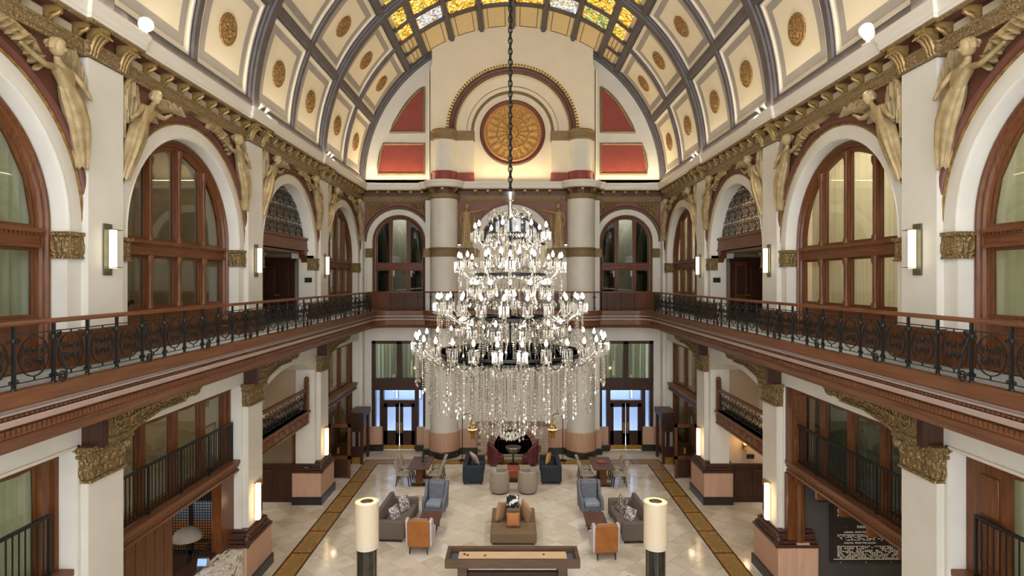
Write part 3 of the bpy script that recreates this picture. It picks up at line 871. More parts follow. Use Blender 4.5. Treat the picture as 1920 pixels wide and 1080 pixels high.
MB().sweep(P, [(.15, 12.13), (.19, 12.13), (.215, 12.155), (.215, 12.19), (.19, 12.2)]).ob('gilded_edge', M['goldf'], tr)
pan = plain('frieze_panel', '#b9ac92', '#c5b89c', .6)
for s in (-1, 1):
    for k, yc in enumerate(BAYS):
        for i in range(9):
            y = yc + (i - 4) * .575
            if y < 5: continue
            o = link('modillion', mod_me, tr, (s * 7.06, y, 11.91)); o.scale = (-s, 1, .98)
        for i in range(8):
            y = yc + (i - 3.5) * .575
            if y < 5: continue
            MB().box(s * 7.07, y - .2, 11.94, s * 7.03, y + .2, 12.08).ob('frieze_panel', pan, tr)
    for yp in PIL:
        for dy in (-.36, .36):
            o = link('leaf_bracket', leaf_me, tr, (s * 6.97, yp + dy, 11.9)); o.scale = (-s, 1, .95)
for x0, n in ((-6.3, 5), (-1.7, 7), (4.2, 5)):
    for i in range(n):
        x = x0 + i * (.52 if n == 5 else .567)
        o = link('modillion', mod_me, tr, (x, 26.94 if n == 7 else 27.38, 11.91), (0, 0, -pi / 2)); o.scale = (1, 1, .98)
for s in (-1, 1):
    for i in range(3):
        a = radians(45 + 45 * i)
        o = link('modillion', mod_me, tr, (s * 3.13 + .62 * cos(a), 26.88 - .62 * sin(a), 11.91), (0, 0, -a)); o.scale = (1, 1, .98)
# ================================================================ vault
def V(r, a, y, s=1): return (s * r * cos(a), y, ZV + r * sin(a))
c = MB()
c.grid(lambda i, j: V(RV + .06, pi * i, -1.6 + (YB + 1.8) * j), 64, 1)
ceil = struct(c.ob('ceiling', M['vault'], recalc=False))
def curved(mb, r0, r1, a0, a1, y0, y1, n=10, s=1):
    def fn(i, j):
        a = a0 + (a1 - a0) * i
        q_ = [(r1, y0), (r0, y0), (r0, y1), (r1, y1)][int(round(j * 4)) % 4]
        return V(q_[0], a, q_[1], s)
    mb.grid(fn, n, 4, wv=True)
    for a in (a0, a1): mb.add([V(r, a, y, s) for r, y in ((r1, y0), (r0, y0), (r0, y1), (r1, y1))], [(0, 1, 2, 3)])
    return mb
def rib(prof, y, name, a0=0, a1=pi, n=72, mat=None):
    m = MB(); k = len(prof)
    m.grid(lambda i, j: V(prof[min(k - 1, int(round(j * (k - 1))))][1], a0 + (a1 - a0) * i, y + prof[min(k - 1, int(round(j * (k - 1))))][0]), n, k - 1)
    return m.ob(name, mat or M['rib'], ceil, recalc=False)
big = [(-.34, 7.16), (-.34, 7.05), (-.27, 7.05), (-.25, 6.99), (-.17, 6.99), (-.15, 6.93), (.15, 6.93), (.17, 6.99), (.25, 6.99), (.27, 7.05), (.34, 7.05), (.34, 7.16)]
small = [(-.16, 7.16), (-.16, 7.06), (-.11, 7.06), (-.09, 7.01), (.09, 7.01), (.11, 7.06), (.16, 7.06), (.16, 7.16)]
for yp in PIL: rib(big, yp, 'vault_rib')
rib([(-.4, 7.16), (-.4, 7.04), (-.3, 7.04), (-.28, 6.97), (-.16, 6.97), (-.14, 6.9), (.1, 6.9)], YB, 'vault_rib')
A1, A2, A3 = radians(23.7), radians(46.8), radians(2.2)
for yc in BAYS:
    for a0, a1 in ((0, A2), (pi - A2, pi)): rib(small, yc, 'minor_rib', a0, a1, 24)
for a, hw in ((A1, .17), (A2, .16)):
    for sg in (0, 1):
        aa = a if sg == 0 else pi - a
        m = MB(); t = hw / 7
        pr = [(-t, 7.16), (-t, 7.05), (-t * .7, 7.05), (-t * .6, 6.98), (t * .6, 6.98), (t * .7, 7.05), (t, 7.05), (t, 7.16)]
        m.grid(lambda i, j: V(pr[int(round(i * 7))][1], aa + pr[int(round(i * 7))][0], -1.6 + (YB + 1.6) * j), 7, 1)
        m.ob('long_rib', M['rib'], ceil, recalc=False)
for s in (-1, 1):     # springing mould on the cornice
    MB().sweep([(s * 7.0, -1.6), (s * 7.0, YB)] if s < 0 else [(7.0, YB), (7.0, -1.6)], [(0, 12.45), (.06, 12.47), (.06, 12.62), (.03, 12.66), (.03, 12.8), (.0, 12.84), (-.1, 12.86)]).ob('springing_mould', M['rib'], ceil)
def rosette_mesh():
    R = .4
    def fn(i, j):
        a = 2 * pi * i; r = R * j
        t = j
        h = .045 * sqrt(max(0, 1 - t ** 6)) + .018 * cos(a * 8) * sin(pi * min(1, t * 1.25)) + .014 * sin(t * 22) * (t < .97) + (.03 * (1 - t / .2) if t < .2 else 0)
        return (r * cos(a), r * sin(a), h)
    m = MB(); m.grid(fn, 48, 16, wu=True); return m
M['rosette'] = gilded('rosette_gilding', '#cfab74', '#84602f', 26, .5, .2, .8)
ros_me = rosette_mesh().mesh('rosette', M['rosette'], recalc=False)
for s in (-1, 1):
    protos = {}
    for row, (a0, a1) in enumerate(((A3 + .004, A1 - .026), (A1 + .026, A2 - .026))):
        am = (a0 + a1) / 2
        for par in (0, 1):
            L0, L1 = (.36, 2.74) if par == 0 else (3.06, 5.46)     # offsets inside one bay
            y0, y1 = -(L1 - L0) / 2, (L1 - L0) / 2
            pm = MB(); curved(pm, RV, RV + .05, a0, a1, y0, y1, 10, s)
            lip = MB(); bd = MB()
            def frame(mb, r0, r1, in0, in1):
                b0, b1 = in0 / RV, in1 / RV
                curved(mb, r0, r1, a0 + b0, a0 + b1, y0 + in0, y1 - in0, 2, s); curved(mb, r0, r1, a1 - b1, a1 - b0, y0 + in0, y1 - in0, 2, s)
                curved(mb, r0, r1, a0 + b1, a1 - b1, y0 + in0, y0 + in1, 10, s); curved(mb, r0, r1, a0 + b1, a1 - b1, y1 - in1, y1 - in0, 10, s)
            frame(lip, RV - .05, RV + .02, 0, .05); frame(bd, RV - .008, RV + .02, .14, .36)
            protos[row, par] = (pm.mesh('coffer_panel', M['vault']), lip.mesh('coffer_lip', M['white']), bd.mesh('grey_band', M['vband']), (L0 + L1) / 2, am)
    for k, yc in enumerate(BAYS):
        for (row, par), (a, b, c_, off, am) in protos.items():
            y = yc - 2.9 + off
            p = link('coffer_panel', a, ceil, (0, y, 0))
            link('coffer_lip', b, p); link('grey_band', c_, p)
            r = RV - .005
            o = link('rosette', ros_me, p, V(r, am, 0, s))
            n_ = Vector((-s * cos(am), 0, -sin(am)))
            o.rotation_euler = n_.to_track_quat('Z', 'Y').to_euler()
# ---- skylight grid
def stained(name, c):
    m, nt, bs = newmat(name)
    v = coords(nt, (1, 1, 1), rand=True)
    vo = nd(nt, 'ShaderNodeTexVoronoi'); vo.inputs['Scale'].default_value = 10; nt.links.new(v, vo.inputs[0])
    ve = nd(nt, 'ShaderNodeTexVoronoi', feature='DISTANCE_TO_EDGE'); ve.inputs['Scale'].default_value = 10; nt.links.new(v, ve.inputs[0])
    sep = nd(nt, 'ShaderNodeSeparateColor'); nt.links.new(vo.outputs['Color'], sep.inputs[0])
    col = ramp(nt, sep.outputs[0], c)
    k = nd(nt, 'ShaderNodeMath', operation='GREATER_THAN'); k.inputs[1].default_value = .05; nt.links.new(ve.outputs['Distance'], k.inputs[0])
    mx = nd(nt, 'ShaderNodeMix', data_type='RGBA', blend_type='MULTIPLY'); mx.inputs[0].default_value = 1
    nt.links.new(col, mx.inputs[6]); nt.links.new(k.outputs[0], mx.inputs[7])
    nt.links.new(mx.outputs[2], bs.inputs['Base Color']); nt.links.new(mx.outputs[2], bs.inputs['Emission Color'])
    bs.inputs['Emission Strength'].default_value = 1.7; bs.inputs['Roughness'].default_value = .25
    for n_ in nt.nodes:
        if n_.type == 'VALTORGB': n_.color_ramp.interpolation = 'CONSTANT'
    return m
M['sg1'] = stained('amber_stained_glass', [(0, '#f0b428'), (.25, '#ffd75e'), (.5, '#c98212'), (.66, '#f7e6a0'), (.8, '#7d8a3a'), (.92, '#8a5a14')])
M['sg2'] = stained('green_stained_glass', [(0, '#7f9a4c'), (.22, '#e8b83a'), (.45, '#a9b98a'), (.62, '#f3dc8c'), (.78, '#4f7a52'), (.9, '#c58a22')])
M['sg3'] = stained('pale_stained_glass', [(0, '#d9d6dc'), (.25, '#f3efe4'), (.45, '#a7b0c8'), (.65, '#e5c46a'), (.8, '#8f7f66'), (.92, '#c3cfd2')])
M['skyc'] = plain('skylight_cream_panel', '#d9c08e', '#e0c998', .6)
ANG = [A2 + .025, radians(55.2), radians(66.8), radians(78.4), pi / 2]
ANG = ANG + [pi - a for a in reversed(ANG[:-1])]
for a in ANG[1:-1]:
    m = MB(); t = .1 / 7 * (1.5 if abs(abs(a - pi / 2) - radians(34.8)) < .01 else 1)
    pr = [(-t, 7.16), (-t, 7.02), (-t * .5, 6.98), (t * .5, 6.98), (t, 7.02), (t, 7.16)]
    m.grid(lambda i, j: V(pr[int(round(i * 5))][1], a + pr[int(round(i * 5))][0], -1.6 + (YB + 1.6) * j), 5, 1)
    m.ob('skylight_bar', M['rib'], ceil, recalc=False)
for k, yb in enumerate(PIL + []):
    y0 = yb + .36; y1 = (yb + 5.8) - (.36 if k < 3 else .42)
    for c_ in range(8):
        outer = c_ in (0, 7)
        a0, a1 = ANG[c_] + .022, ANG[c_ + 1] - .022
        if k == 3 and not outer: rows = [(y0, 23.2, 1), (23.32, 24.55, 1), (24.75, y1, 0)]
        else:
            q_ = (y1 - y0) / 4
            rows = [(y0 + i * q_ + .04, y0 + (i + 1) * q_ - .04, 0 if (k == 3 and i >= 2) else 1) for i in range(4)]
        for i, (ya, yb_, gl) in enumerate(rows):
            p = MB(); curved(p, 7.09, 7.12, a0, a1, ya, yb_, 4)
            if gl:
                mt = M['sg1'] if (i + c_ * 2 + k) % 5 not in (1, 3) or outer else (M['sg3'] if (i + c_) % 2 else M['sg2'])
                o = p.ob('stained_glass_pane', mt, ceil)
            else:
                o = p.ob('cream_panel', M['skyc'], ceil)
                e = MB(); b_ = .16 / 7
                for x0, x1, z0, z1 in ((ya + .12, ya + .15, a0 + b_, a1 - b_), (yb_ - .15, yb_ - .12, a0 + b_, a1 - b_)): curved(e, 7.075, 7.1, z0, z1, x0, x1, 4)
                for z0, z1 in ((a0 + b_, a0 + b_ + .004), (a1 - b_ - .004, a1 - b_)): curved(e, 7.075, 7.1, z0, z1, ya + .12, yb_ - .12, 1)
                e.ob('panel_line', M['rib'], o)
        for i in range(1, len(rows)):
            ya = rows[i - 1][1]; yb_ = rows[i][0]
            p = MB(); curved(p, 7.0, 7.14, a0 - .022, a1 + .022, ya - .02, yb_ + .02, 5); p.ob('glazing_bar', M['ribd'], ceil)
# ================================================================ end wall (back)
w = MB()
# end wall above the cornice
n = 48
w.add([(0, YB, 12.3)] + [((RV + .05) * cos(pi * i / n), YB, ZV + (RV + .05) * sin(pi * i / n)) for i in range(n + 1)], [(0, i + 1, i + 2) for i in range(n)])
w.box(-7.2, YB, 12.0, 7.2, YB + .2, 12.7)
# bays with arched windows: jambs and spandrels at YB
UB = 5.33
for sx in (-1, 1):
    xc = sx * UB
    w.box(sx * 3.7, YB, 6.5, xc - sx * 1.27, YB + .3, 9.9); w.box(sx * 7.3, YB, 6.5, xc + sx * 1.27, YB + .3, 9.9)
    # ground floor
    w.box(sx * 3.7, YB, 0, sx * 4.06, YB + .4, 6.5); w.box(sx * 6.62, YB, 0, sx * 7.3, YB + .4, 6.5); w.box(sx * 4.06, YB, 5.15, sx * 6.62, YB + .4, 6.5)
wb = struct(w.ob('wall_back', M['plaster']))
# central projecting bay
c = MB()
zc_, rc_ = 14.88, 2.62
m_ = 40
# upper face with a round arched recess; face clipped under the vault
pts = [(-3.72 + 7.44 * i / m_) for i in range(m_ + 1)]
for a, b in zip(pts[:-1], pts[1:]):
    def zt(x): return ZV + sqrt((RV - .0) ** 2 - x * x)
    def zb(x): return zc_ + sqrt(rc_ ** 2 - x * x) if abs(x) < rc_ else (14.43 if abs(x) < 3.72 else 14.43)
    za, zb_ = zb(a), zb(b)
    c.add([(a, 26.95, za), (b, 26.95, zb_), (b, 26.95, zt(b)), (a, 26.95, zt(a))], [(0, 1, 2, 3)])
arch_sweep(c, back, 0, zc_, [(rc_, 26.95), (rc_, 27.25)], 12.4, n=40)
for sx in (-1, 1):
    c.box(sx * 3.72, 26.95, 12.4, sx * 3.78, 27.4, 17.9); c.box(sx * 1.8, 26.93, 12.4, sx * 2.66, 27.3, 14.5); c.box(sx * 2.6, 26.95, 12.4, sx * 3.72, 27.3, 14.9)
    c.box(sx * 3.86, 27.1, 12.4, sx * 3.95, 27.4, 17.8)
c.poly([(-2.8, 27.24, 12.4), (2.8, 27.24, 12.4), (2.8, 27.24, 17.6), (-2.8, 27.24, 17.6)])
# lower faces between columns
c.box(-3.7, 26.9, 8.8, 3.7, 27.3, 9.6)
cb = c.ob('central_bay', M['lunette'], wb)
c = MB(); c.box(-3.9, 26.92, 0, 3.9, 27.3, 8.9); c.ob('central_bay', M['plaster_low'], wb)
c = MB(); spandrel(c, back, 26.9, -2.6, 2.6, 11.75, 0, 9.63, 1.6); c.ob('spandrel_panel', M['burg'], wb, recalc=False)
a = MB(); arch_sweep(a, back, 0, 9.63, [(1.5, 27.2), (1.5, 26.86), (1.84, 26.86), (1.84, 26.95)], 9.5); a.ob('archivolt', M['plaster'], wb)
a = MB(); arch_sweep(a, back, 0, 9.63, [(1.82, 26.95), (1.84, 26.84), (1.93, 26.84), (1.96, 26.95)], 9.5); a.ob('hood_moulding', M['burgd'], wb)
make_window(back, 0, 9.63, 1.5, ZF, 26.98, [-.5, .5], (8.4, 8.65), M['glassd'], 'x', M['dwood'], fw=.16, turned=False)
w_ = MB().box(-2, 27.9, 6, 2, 27.95, 12); w_.ob('window_room_wall', M['dark'], wb)  # dark sheet added behind the central window to darken its glass
# round engaged columns and flat strips beside them
for sx in (-1, 1):
    xc = sx * 3.13
    col = MB(); col.lathe([(.63, .35), (.63, 11.66)], 28, xc, 26.75, 0); cl = col.ob('column', M['plaster'], wb)
    col = MB(); col.lathe([(.64, 9.05), (.68, 9.07), (.68, 9.1), (.655, 9.13), (.655, 9.36), (.69, 9.4), (.69, 9.45), (.64, 9.47)], 28, xc, 26.75, 0); col.ob('gilded_band', M['goldf'], cl)
    col = MB(); col.box(sx * 3.74, 26.8, .3, sx * 4.0, 27.35, 11.66); col.box(sx * 3.5, 26.85, .3, sx * 3.78, 27.35, 11.66); col.ob('pilaster_strip', M['plaster'], wb)
    col = MB(); col.box(sx * 3.72, 26.77, 9.05, sx * 4.06, 27.3, 9.45); col.box(sx * 4.0, 27.33, 9.05, sx * 4.2, 27.5, 9.45); col.ob('gilded_band', M['goldf'], wb)
    col = MB(); col.box(sx * 2.5, 26.84, 9.05, sx * 1.5, 26.98, 9.45); col.ob('gilded_band', M['goldf'], wb)
    # upper engaged column over the cornice
    col = MB(); col.lathe([(.53, 12.95), (.53, 14.45)], 24, xc, 26.95, 0); cu = col.ob('upper_column', M['plaster'], wb)
    col = MB(); col.lathe([(.57, 12.5), (.57, 12.86), (.6, 12.9), (.6, 12.96), (.53, 12.98)], 24, xc, 26.95, 0); col.box(sx * 2.7, 26.88, 12.5, sx * 1.78, 27.2, 12.95); col.box(sx * 3.6, 26.9, 12.5, sx * 3.76, 27.2, 12.95)
    col.ob('red_plinth', M['redp'], cu)
    col = MB(); col.lathe([(.54, 14.4), (.58, 14.43), (.58, 14.5), (.56, 14.52), (.56, 14.76), (.6, 14.8), (.6, 14.87), (.5, 14.89)], 24, xc, 26.95, 0); col.box(sx * 2.7, 26.89, 14.43, sx * 1.76, 27.25, 14.87); col.box(sx * 3.6, 26.9, 14.43, sx * 3.78, 27.25, 14.87)
    col.ob('impost_band', M['goldf'], cu)
# arch mouldings around the medallion
a = MB(); arch_sweep(a, back, 0, zc_, [(2.62, 26.96), (2.64, 26.88), (2.72, 26.86), (2.74, 26.9), (2.84, 26.84), (2.88, 26.84), (2.9, 26.88), (2.92, 26.96)], n=48); a.ob('arch_moulding', M['burgd'], wb)
a = MB(); arch_sweep(a, back, 0, zc_, [(2.92, 26.96), (2.93, 26.86), (3.0, 26.83), (3.07, 26.86), (3.08, 26.96)], n=48); a.ob('outer_ring', M['beads'], wb)
bead = MB().box(-.03, -.05, -.055, .03, .02, .055).mesh('egg_bead', plain('pale_gold_bead', '#d9c08a', None, .4, .3))
for i in range(66):
    t = pi * (i + .5) / 66; o = link('egg_bead', bead, wb, (3.0 * cos(t), 26.83, zc_ + 3.0 * sin(t)), (0, -t, 0)); o.rotation_euler = (0, -t + pi / 2, 0)
rope = MB().box(-.045, -.03, -.02, .045, .03, .02).mesh('rope_twist', M['beads'])
for i in range(80):
    t = pi * (i + .5) / 80; o = link('rope_twist', rope, wb, (2.66 * cos(t), 26.85, zc_ + 2.66 * sin(t)), (0, -t + .5, 0))
a = MB(); arch_sweep(a, back, 0, zc_, [(1.8, 27.26), (1.81, 27.19), (1.86, 27.16), (1.93, 27.19), (1.94, 27.26)], 14.45, n=40); a.ob('inner_ring', M['goldf'], wb)
a = MB(); arch_sweep(a, back, 0, zc_, [(2.12, 27.26), (2.13, 27.22), (2.155, 27.22), (2.16, 27.26)], 14.45, n=40); a.ob('line_ring', M['beads'], wb)
# medallion
md = thing('medallion', 'large round gilded sunburst medallion with a dark red rim high on the end wall', 'medallion', (0, 27.2, zc_ - .04))
def disc_map(x, y, z): return (x, -z, y)
g = MB().lathe([(1.52, 0), (1.52, .1), (1.46, .14), (1.4, .1), (1.36, .1), (1.34, 0)], 56).map(disc_map); g.ob('rim', M['burgd'], md)
g = MB().lathe([(1.36, .02), (1.34, .1), (1.28, .11), (1.26, .07), (1.24, .0)], 56).map(disc_map); g.ob('copper_ring', plain('copper_paint', '#b8743c', '#c48348', .4, .3), md)
def sun(i, j):
    a = 2 * pi * i; r = 1.27 * j; t = j
    h = .05 + .03 * cos(a * 20) * max(0, sin(pi * (t - .58) / .36)) * (.58 < t < .94) + .03 * cos(a * 16) * max(0, sin(pi * (t - .2) / .36)) * (.2 < t < .56) + .03 * (abs(t - .57) < .02) + .03 * (abs(t - .2) < .02) + (.05 * (1 - t / .14) if t < .14 else 0) + .02 * (t > .95)
    return disc_map(r * cos(a), r * sin(a), h)
M['sun'] = gilded('sunburst_gilding', '#d8ae66', '#ab8040', 13, .45, .2, .5)
g = MB(); g.grid(sun, 160, 50, wu=True); g.ob('sunburst', M['sun'], md, recalc=False)
sm = MB().ball((0, 0, 0), .025, 6, 4).mesh('dot', plain('dot_gold', '#7a4c1a', None, .5))
for r_, n_ in ((.72, 40), (.28, 20), (1.2, 60)):
    for i in range(n_):
        t = 2 * pi * i / n_; link('dot', sm, md, (r_ * cos(t), -.1, r_ * sin(t)))
# red lunette panels with gilded frames
def red_panel(pts, label):
    cxm = sum(p[0] for p in pts) / len(pts); czm = sum(p[1] for p in pts) / len(pts)
    t = thing('red_wall_panel', label, 'wall panel', (cxm, YB - .01, czm))
    loc = [(x - cxm, z - czm) for x, z in pts]
    MB().prism(loc, lambda x, z, d: (x, d, z), -.03, 0).ob('field', M['redp'], t)
    MB().tube([(x, -.03, z) for x, z in loc], .075, 6, closed=True).ob('gilded_frame', M['goldf'], t)
for sx, nm in ((-1, 'left'), (1, 'right')):
    arcp = [(-4.15, 17.05)] + [(-4.15 - 1.6 * t, 17.05 - 2.12 * (t ** 1.0) - .0 + .35 * sin(pi * t) * .8) for t in [i / 10 for i in range(1, 11)]] + [(-4.15, 14.93)]
    red_panel([(x * -sx, z) for x, z in arcp][::sx] , 'dark red curved triangular panel with gilded border, upper one %s of the medallion' % nm)
    q_ = [(-4.13, 14.37), (-6.05, 14.37), (-6.2, 13.9), (-6.28, 13.35), (-6.3, 12.97), (-4.13, 12.97)]
    red_panel([(x * -sx, z) for x, z in q_], 'dark red four-sided panel with gilded border, lower one %s of the medallion' % nm)
# upper arched windows of the end wall
for sx, nm in ((-1, 'left'), (1, 'right')):
    xc = sx * UB
    a = MB(); spandrel(a, back, YB - .01, min(sx * 4.0, sx * 6.95), max(sx * 4.0, sx * 6.95), ZT + .1, xc, 9.8, 1.35); a.ob('spandrel_panel', M['burg'], wb, recalc=False)
    a = MB(); arch_sweep(a, back, xc, 9.8, [(1.24, YB + .3), (1.24, YB - .03), (1.27, YB - .06), (1.5, YB - .06), (1.53, YB)], 6.6); a.ob('archivolt', M['plaster'], wb)
    a = MB(); arch_sweep(a, back, xc, 9.8, [(1.52, YB), (1.54, YB - .08), (1.62, YB - .09), (1.68, YB - .05), (1.69, YB)]); a.ob('hood_moulding', M['burgd'], wb)
    for sg in (-1, 1):
        a = MB(); a.box(xc + sg * 1.22, YB - .09, 9.05, xc + sg * 1.56, YB + .2, 9.48); relief_band(a, back, xc + sg * 1.24, xc + sg * 1.55, YB - .09, 9.1, 9.42, 16, 10, .03, 3, 2)
        a.ob('impost_capital', M['goldc'], wb)
    # carved gilt spandrel scrolls
    for sg in (-1, 1):
        g = MB()
        tri = [(xc + sg * 1.42, 10.55), (xc + sg * 1.42, 11.6), (xc + sg * .5, 11.6), (xc + sg * .95, 11.25)]
        def fn(i, j):
            u = 1.42 - .95 * i; zlow = 9.8 + sqrt(max(0, 1.73 ** 2 - u * u)); z = zlow + (11.62 - zlow) * j
            k = abs(sin(6 * pi * i)) * abs(sin(2.5 * pi * j)) * min(1, 8 * min(i, 1 - i)) * min(1, 6 * min(j, 1 - j))
            return (xc + sg * u, YB - .02 - .06 * k, z)
        g.grid(fn, 30, 14); g.ob('spandrel_carving', M['goldc'], wb, recalc=False)
    make_window(back, xc, 9.8, 1.24, ZF, YB + .05, [-.42, .42], (8.5, 8.75), M['glassd'], 'x', M['mahog'], dado=7.3, fw=.12, muw=.06, turned=False)
    curtain(back, xc - 1.1, xc - .45, YB + .5, 6.6, 11, M['cteal'], 'dark teal curtain on the left side of the %s upper window of the end wall' % nm)
    curtain(back, xc + .45, xc + 1.1, YB + .5, 6.6, 11, M['cteal'], 'dark teal curtain on the right side of the %s upper window of the end wall' % nm)
    r = MB(); r.box(xc - 1.6, YB + 1.6, 6.5, xc + 1.6, YB + 1.7, 11.6); r.ob('window_room_wall', M['plaster'], wb)
    # ---------------- ground floor door bay
    win_no[0] += 1
    X0, X1 = xc - 1.27, xc + 1.27
    fr = MB()
    fr.box(X0, YB + .05, 0, X0 + .15, YB + .3, 5.15); fr.box(X1 - .15, YB + .05, 0, X1, YB + .3, 5.15); fr.box(X0, YB + .05, 5.0, X1, YB + .3, 5.15)
    fr.box(X0, YB + .02, 2.85, X1, YB + .3, 3.35); fr.box(X0, YB - .03, 3.22, X1, YB + .3, 3.36); fr.box(X0, YB + .0, 2.83, X1, YB + .3, 2.92)
    fr.box(xc - .12, YB + .05, 3.3, xc + .12, YB + .3, 5.1)
    for u in (-.82, .82): fr.box(xc + u - .09, YB + .04, 0, xc + u + .09, YB + .3, 2.9)
    fr.box(xc - .8, YB + .05, 2.2, xc + .8, YB + .3, 2.36)
    dn = struct(fr.ob('door_%d' % win_no[0], M['dwood']))
    for a_, b_ in ((X0 + .15, xc - .12), (xc + .12, X1 - .15)):
        MB().box(a_, YB + .2, 3.36, b_, YB + .22, 5.0).ob('pane', M['glass'], dn)
    M.setdefault('bluepane', glass_sheet('cool_glass', '#d3deee', .05))
    for a_, b_, z0, z1 in ((xc - .73, xc + .73, 2.36, 2.83), (X0 + .15, xc - .91, 1.05, 2.83), (xc + .91, X1 - .15, 1.05, 2.83)):
        MB().box(a_, YB + .2, z0, b_, YB + .22, z1).ob('pane', M['bluepane'], dn)
    MB().box(X0 + .1, YB + .1, 0, xc - .9, YB + .28, 1.05).box(xc + .9, YB + .1, 0, X1 - .1, YB + .28, 1.05).ob('side_panel', M['dwood'], dn)
    for sg in (-1, 1):
        a_ = xc + sg * .015; b_ = xc + sg * .73
        lf = MB().box(a_, YB + .1, .03, a_ + sg * .16, YB + .18, 2.2); lf.box(b_ - sg * .16, YB + .1, .03, b_, YB + .18, 2.2); lf.box(a_, YB + .1, 2.02, b_, YB + .18, 2.2); lf.box(a_, YB + .1, .03, b_, YB + .18, .9)
        lo = lf.ob('door_leaf', M['dwood'], dn)
        MB().box(a_ + sg * .16, YB + .13, .9, b_ - sg * .16, YB + .15, 2.02).ob('pane', M['bluepane'], lo)
        MB().box(a_, YB + .085, .03, b_, YB + .1, .24).ob('kick_plate', M['brass'], lo)
        h = MB(); h.tube([(a_ + sg * .08, YB + .09, .85), (a_ + sg * .08, YB + .03, .9), (a_ + sg * .08, YB + .03, 1.2), (a_ + sg * .08, YB + .09, 1.25)], .018, 6); h.box(a_ + sg * .04, YB + .09, .8, a_ + sg * .12, YB + .1, 1.3); h.ob('brass_handle', M['brass'], lo)
    # vestibule beyond the doors, lit by cool daylight
    ve = MB(); ve.box(xc - 2.2, YB + 2.4, 0, xc + 2.2, YB + 2.5, 3.2); ve.box(xc - 2.2, YB + .4, 0, xc - 2.1, YB + 2.5, 3.2); ve.box(xc + 2.1, YB + .4, 0, xc + 2.2, YB + 2.5, 3.2); ve.box(xc - 2.2, YB + .3, 3.0, xc + 2.2, YB + 2.5, 3.2)
    ve.ob('vestibule', plain('vestibule_wall', '#aeb6c0', None, .7), wb)
    area_light('vestibule_daylight', (xc, YB + 1.6, 2.95), (0, 0, 0), 2.6, 1.0, 170, (.86, .92, 1))
    for u in (-.55, .62):
        t = thing('fluorescent_tube', 'white upright light tube glowing behind the %s pane of the %s end doors' % ('left' if u < 0 else 'right', nm), 'lamp', (xc + u + (.1 if sx > 0 else 0), YB + 2.3, 2.0))
        MB().lathe([(.04, 0), (.04, .9)], 8).ob('tube', emitter('cool_tube', '#e8f0ff', 7), t); MB().box(-.06, .04, -.03, .06, .09, .93).ob('holder', M['iron'], t)
    M.setdefault('csage', make_curtain_mat('sage_curtain', '#d3d3c2', '#e4e4d6'))
    curtain(back, X0 + .1, xc - .05, YB + .42, 3.3, 5.1, M['csage'], 'pale green curtain in the left pane over the %s end doors' % nm)
    curtain(back, xc + .05, X1 - .1, YB + .42, 3.3, 5.1, M['csage'], 'pale green curtain in the right pane over the %s end doors' % nm)
    area_light('window_room_lamp', (xc, YB + 1.0, 11.2), (0, 0, 0), 2, .8, 60, (1, .97, .9)); r = MB(); r.box(xc - 1.6, YB + .3, 11.6, xc + 1.6, YB + 1.7, 11.7); r.box(xc - 1.6, YB + .3, 6.4, xc + 1.6, YB + 1.7, 6.5); r.box(xc - 1.65, YB + .3, 6.4, xc - 1.6, YB + 1.7, 11.7); r.box(xc + 1.6, YB + .3, 6.4, xc + 1.65, YB + 1.7, 11.7)
    r.box(xc - 1.4, YB + .8, 3.2, xc + 1.4, YB + .85, 5.3); r.ob('window_room_wall', M['taupe'], wb)
# wainscot and black base along the end wall and round the columns
BP = [(-6.95, 27.36), (-6.12, 27.36)]
def wains(path, nm_):
    t = MB().sweep(path, [(0, .28), (.05, .28), (.05, 1.12), (.0, 1.14)]).ob('wainscot', M['pod'], wb)
    MB().sweep(path, [(0, 0), (.09, 0), (.09, .26), (.05, .3), (0, .3)]).ob('black_base', M['black'], wb)
for sx in (-1, 1):
    cx = sx * 3.13
    P_ = [(-4.43, YB + .1), (-4.43, YB - .04), (-4.02, YB - .04), (-4.02, 26.8), (-3.74, 26.78)] + [(-3.13 + .64 * cos(a), 26.75 - .64 * sin(a)) for a in [pi - pi * i / 12 for i in range(1, 12)]] + [(-2.45, 26.88), (-1.62, 26.88)]
    P0 = [(-6.92, 26.9), (-6.92, YB - .02), (-6.15, YB - .02), (-6.15, YB + .1)]
    if sx < 0: wains(P0, ''); wains(P_, '')
    else: wains([(-x, y) for x, y in reversed(P0)], ''); wains([(-x, y) for x, y in reversed(P_)], '')
# ================================================================ unseen front wall behind the camera, openings shaped to let in fill light
fw_ = MB()
for a, b in ((-7.3, -5.2), (-2.0, -1.6), (1.6, 2.0), (5.2, 7.3)): fw_.box(a, -1.8, 0, b, -1.6, 20)
fw_.box(-7.3, -1.8, 12, 7.3, -1.6, 12.6); fw_.box(-7.3, -1.8, 18.4, 7.3, -1.6, 20); fw_.box(-7.3, -1.8, 5.6, 7.3, -1.6, 7.0); fw_.box(-7.3, -1.8, 0, 7.3, -1.6, .3)
struct(fw_.ob('wall_front', M['plaster']))
# ================================================================ balcony
ED = [(-6.15, -1.5), (-6.15, 25.55)] + [(-5.5 - .65 * cos(a), 25.65 + .65 * sin(a)) for a in [pi / 2 * i / 6 for i in range(1, 7)]]
ED += [(-4.1, 26.3)] + [(-3.13 + .97 * cos(a), 26.75 - .97 * sin(a)) for a in [radians(153) - radians(126) * i / 10 for i in range(11)]] + [(-2.16, 26.3)]
ED = ED + [(-x, y) for x, y in reversed(ED)]
bl = MB()
# floor slab top and soffit
bl.sweep(ED, [(0, ZF - .02), (-1.5, ZF - .02)]); bs_ = struct(bl.ob('balcony', M['carpet'], recalc=False))
so = MB(); so.sweep(ED, [(-.3, 5.86), (-1.3, 5.86)]); so.ob('soffit', M['plaster_low'], bs_, recalc=False)
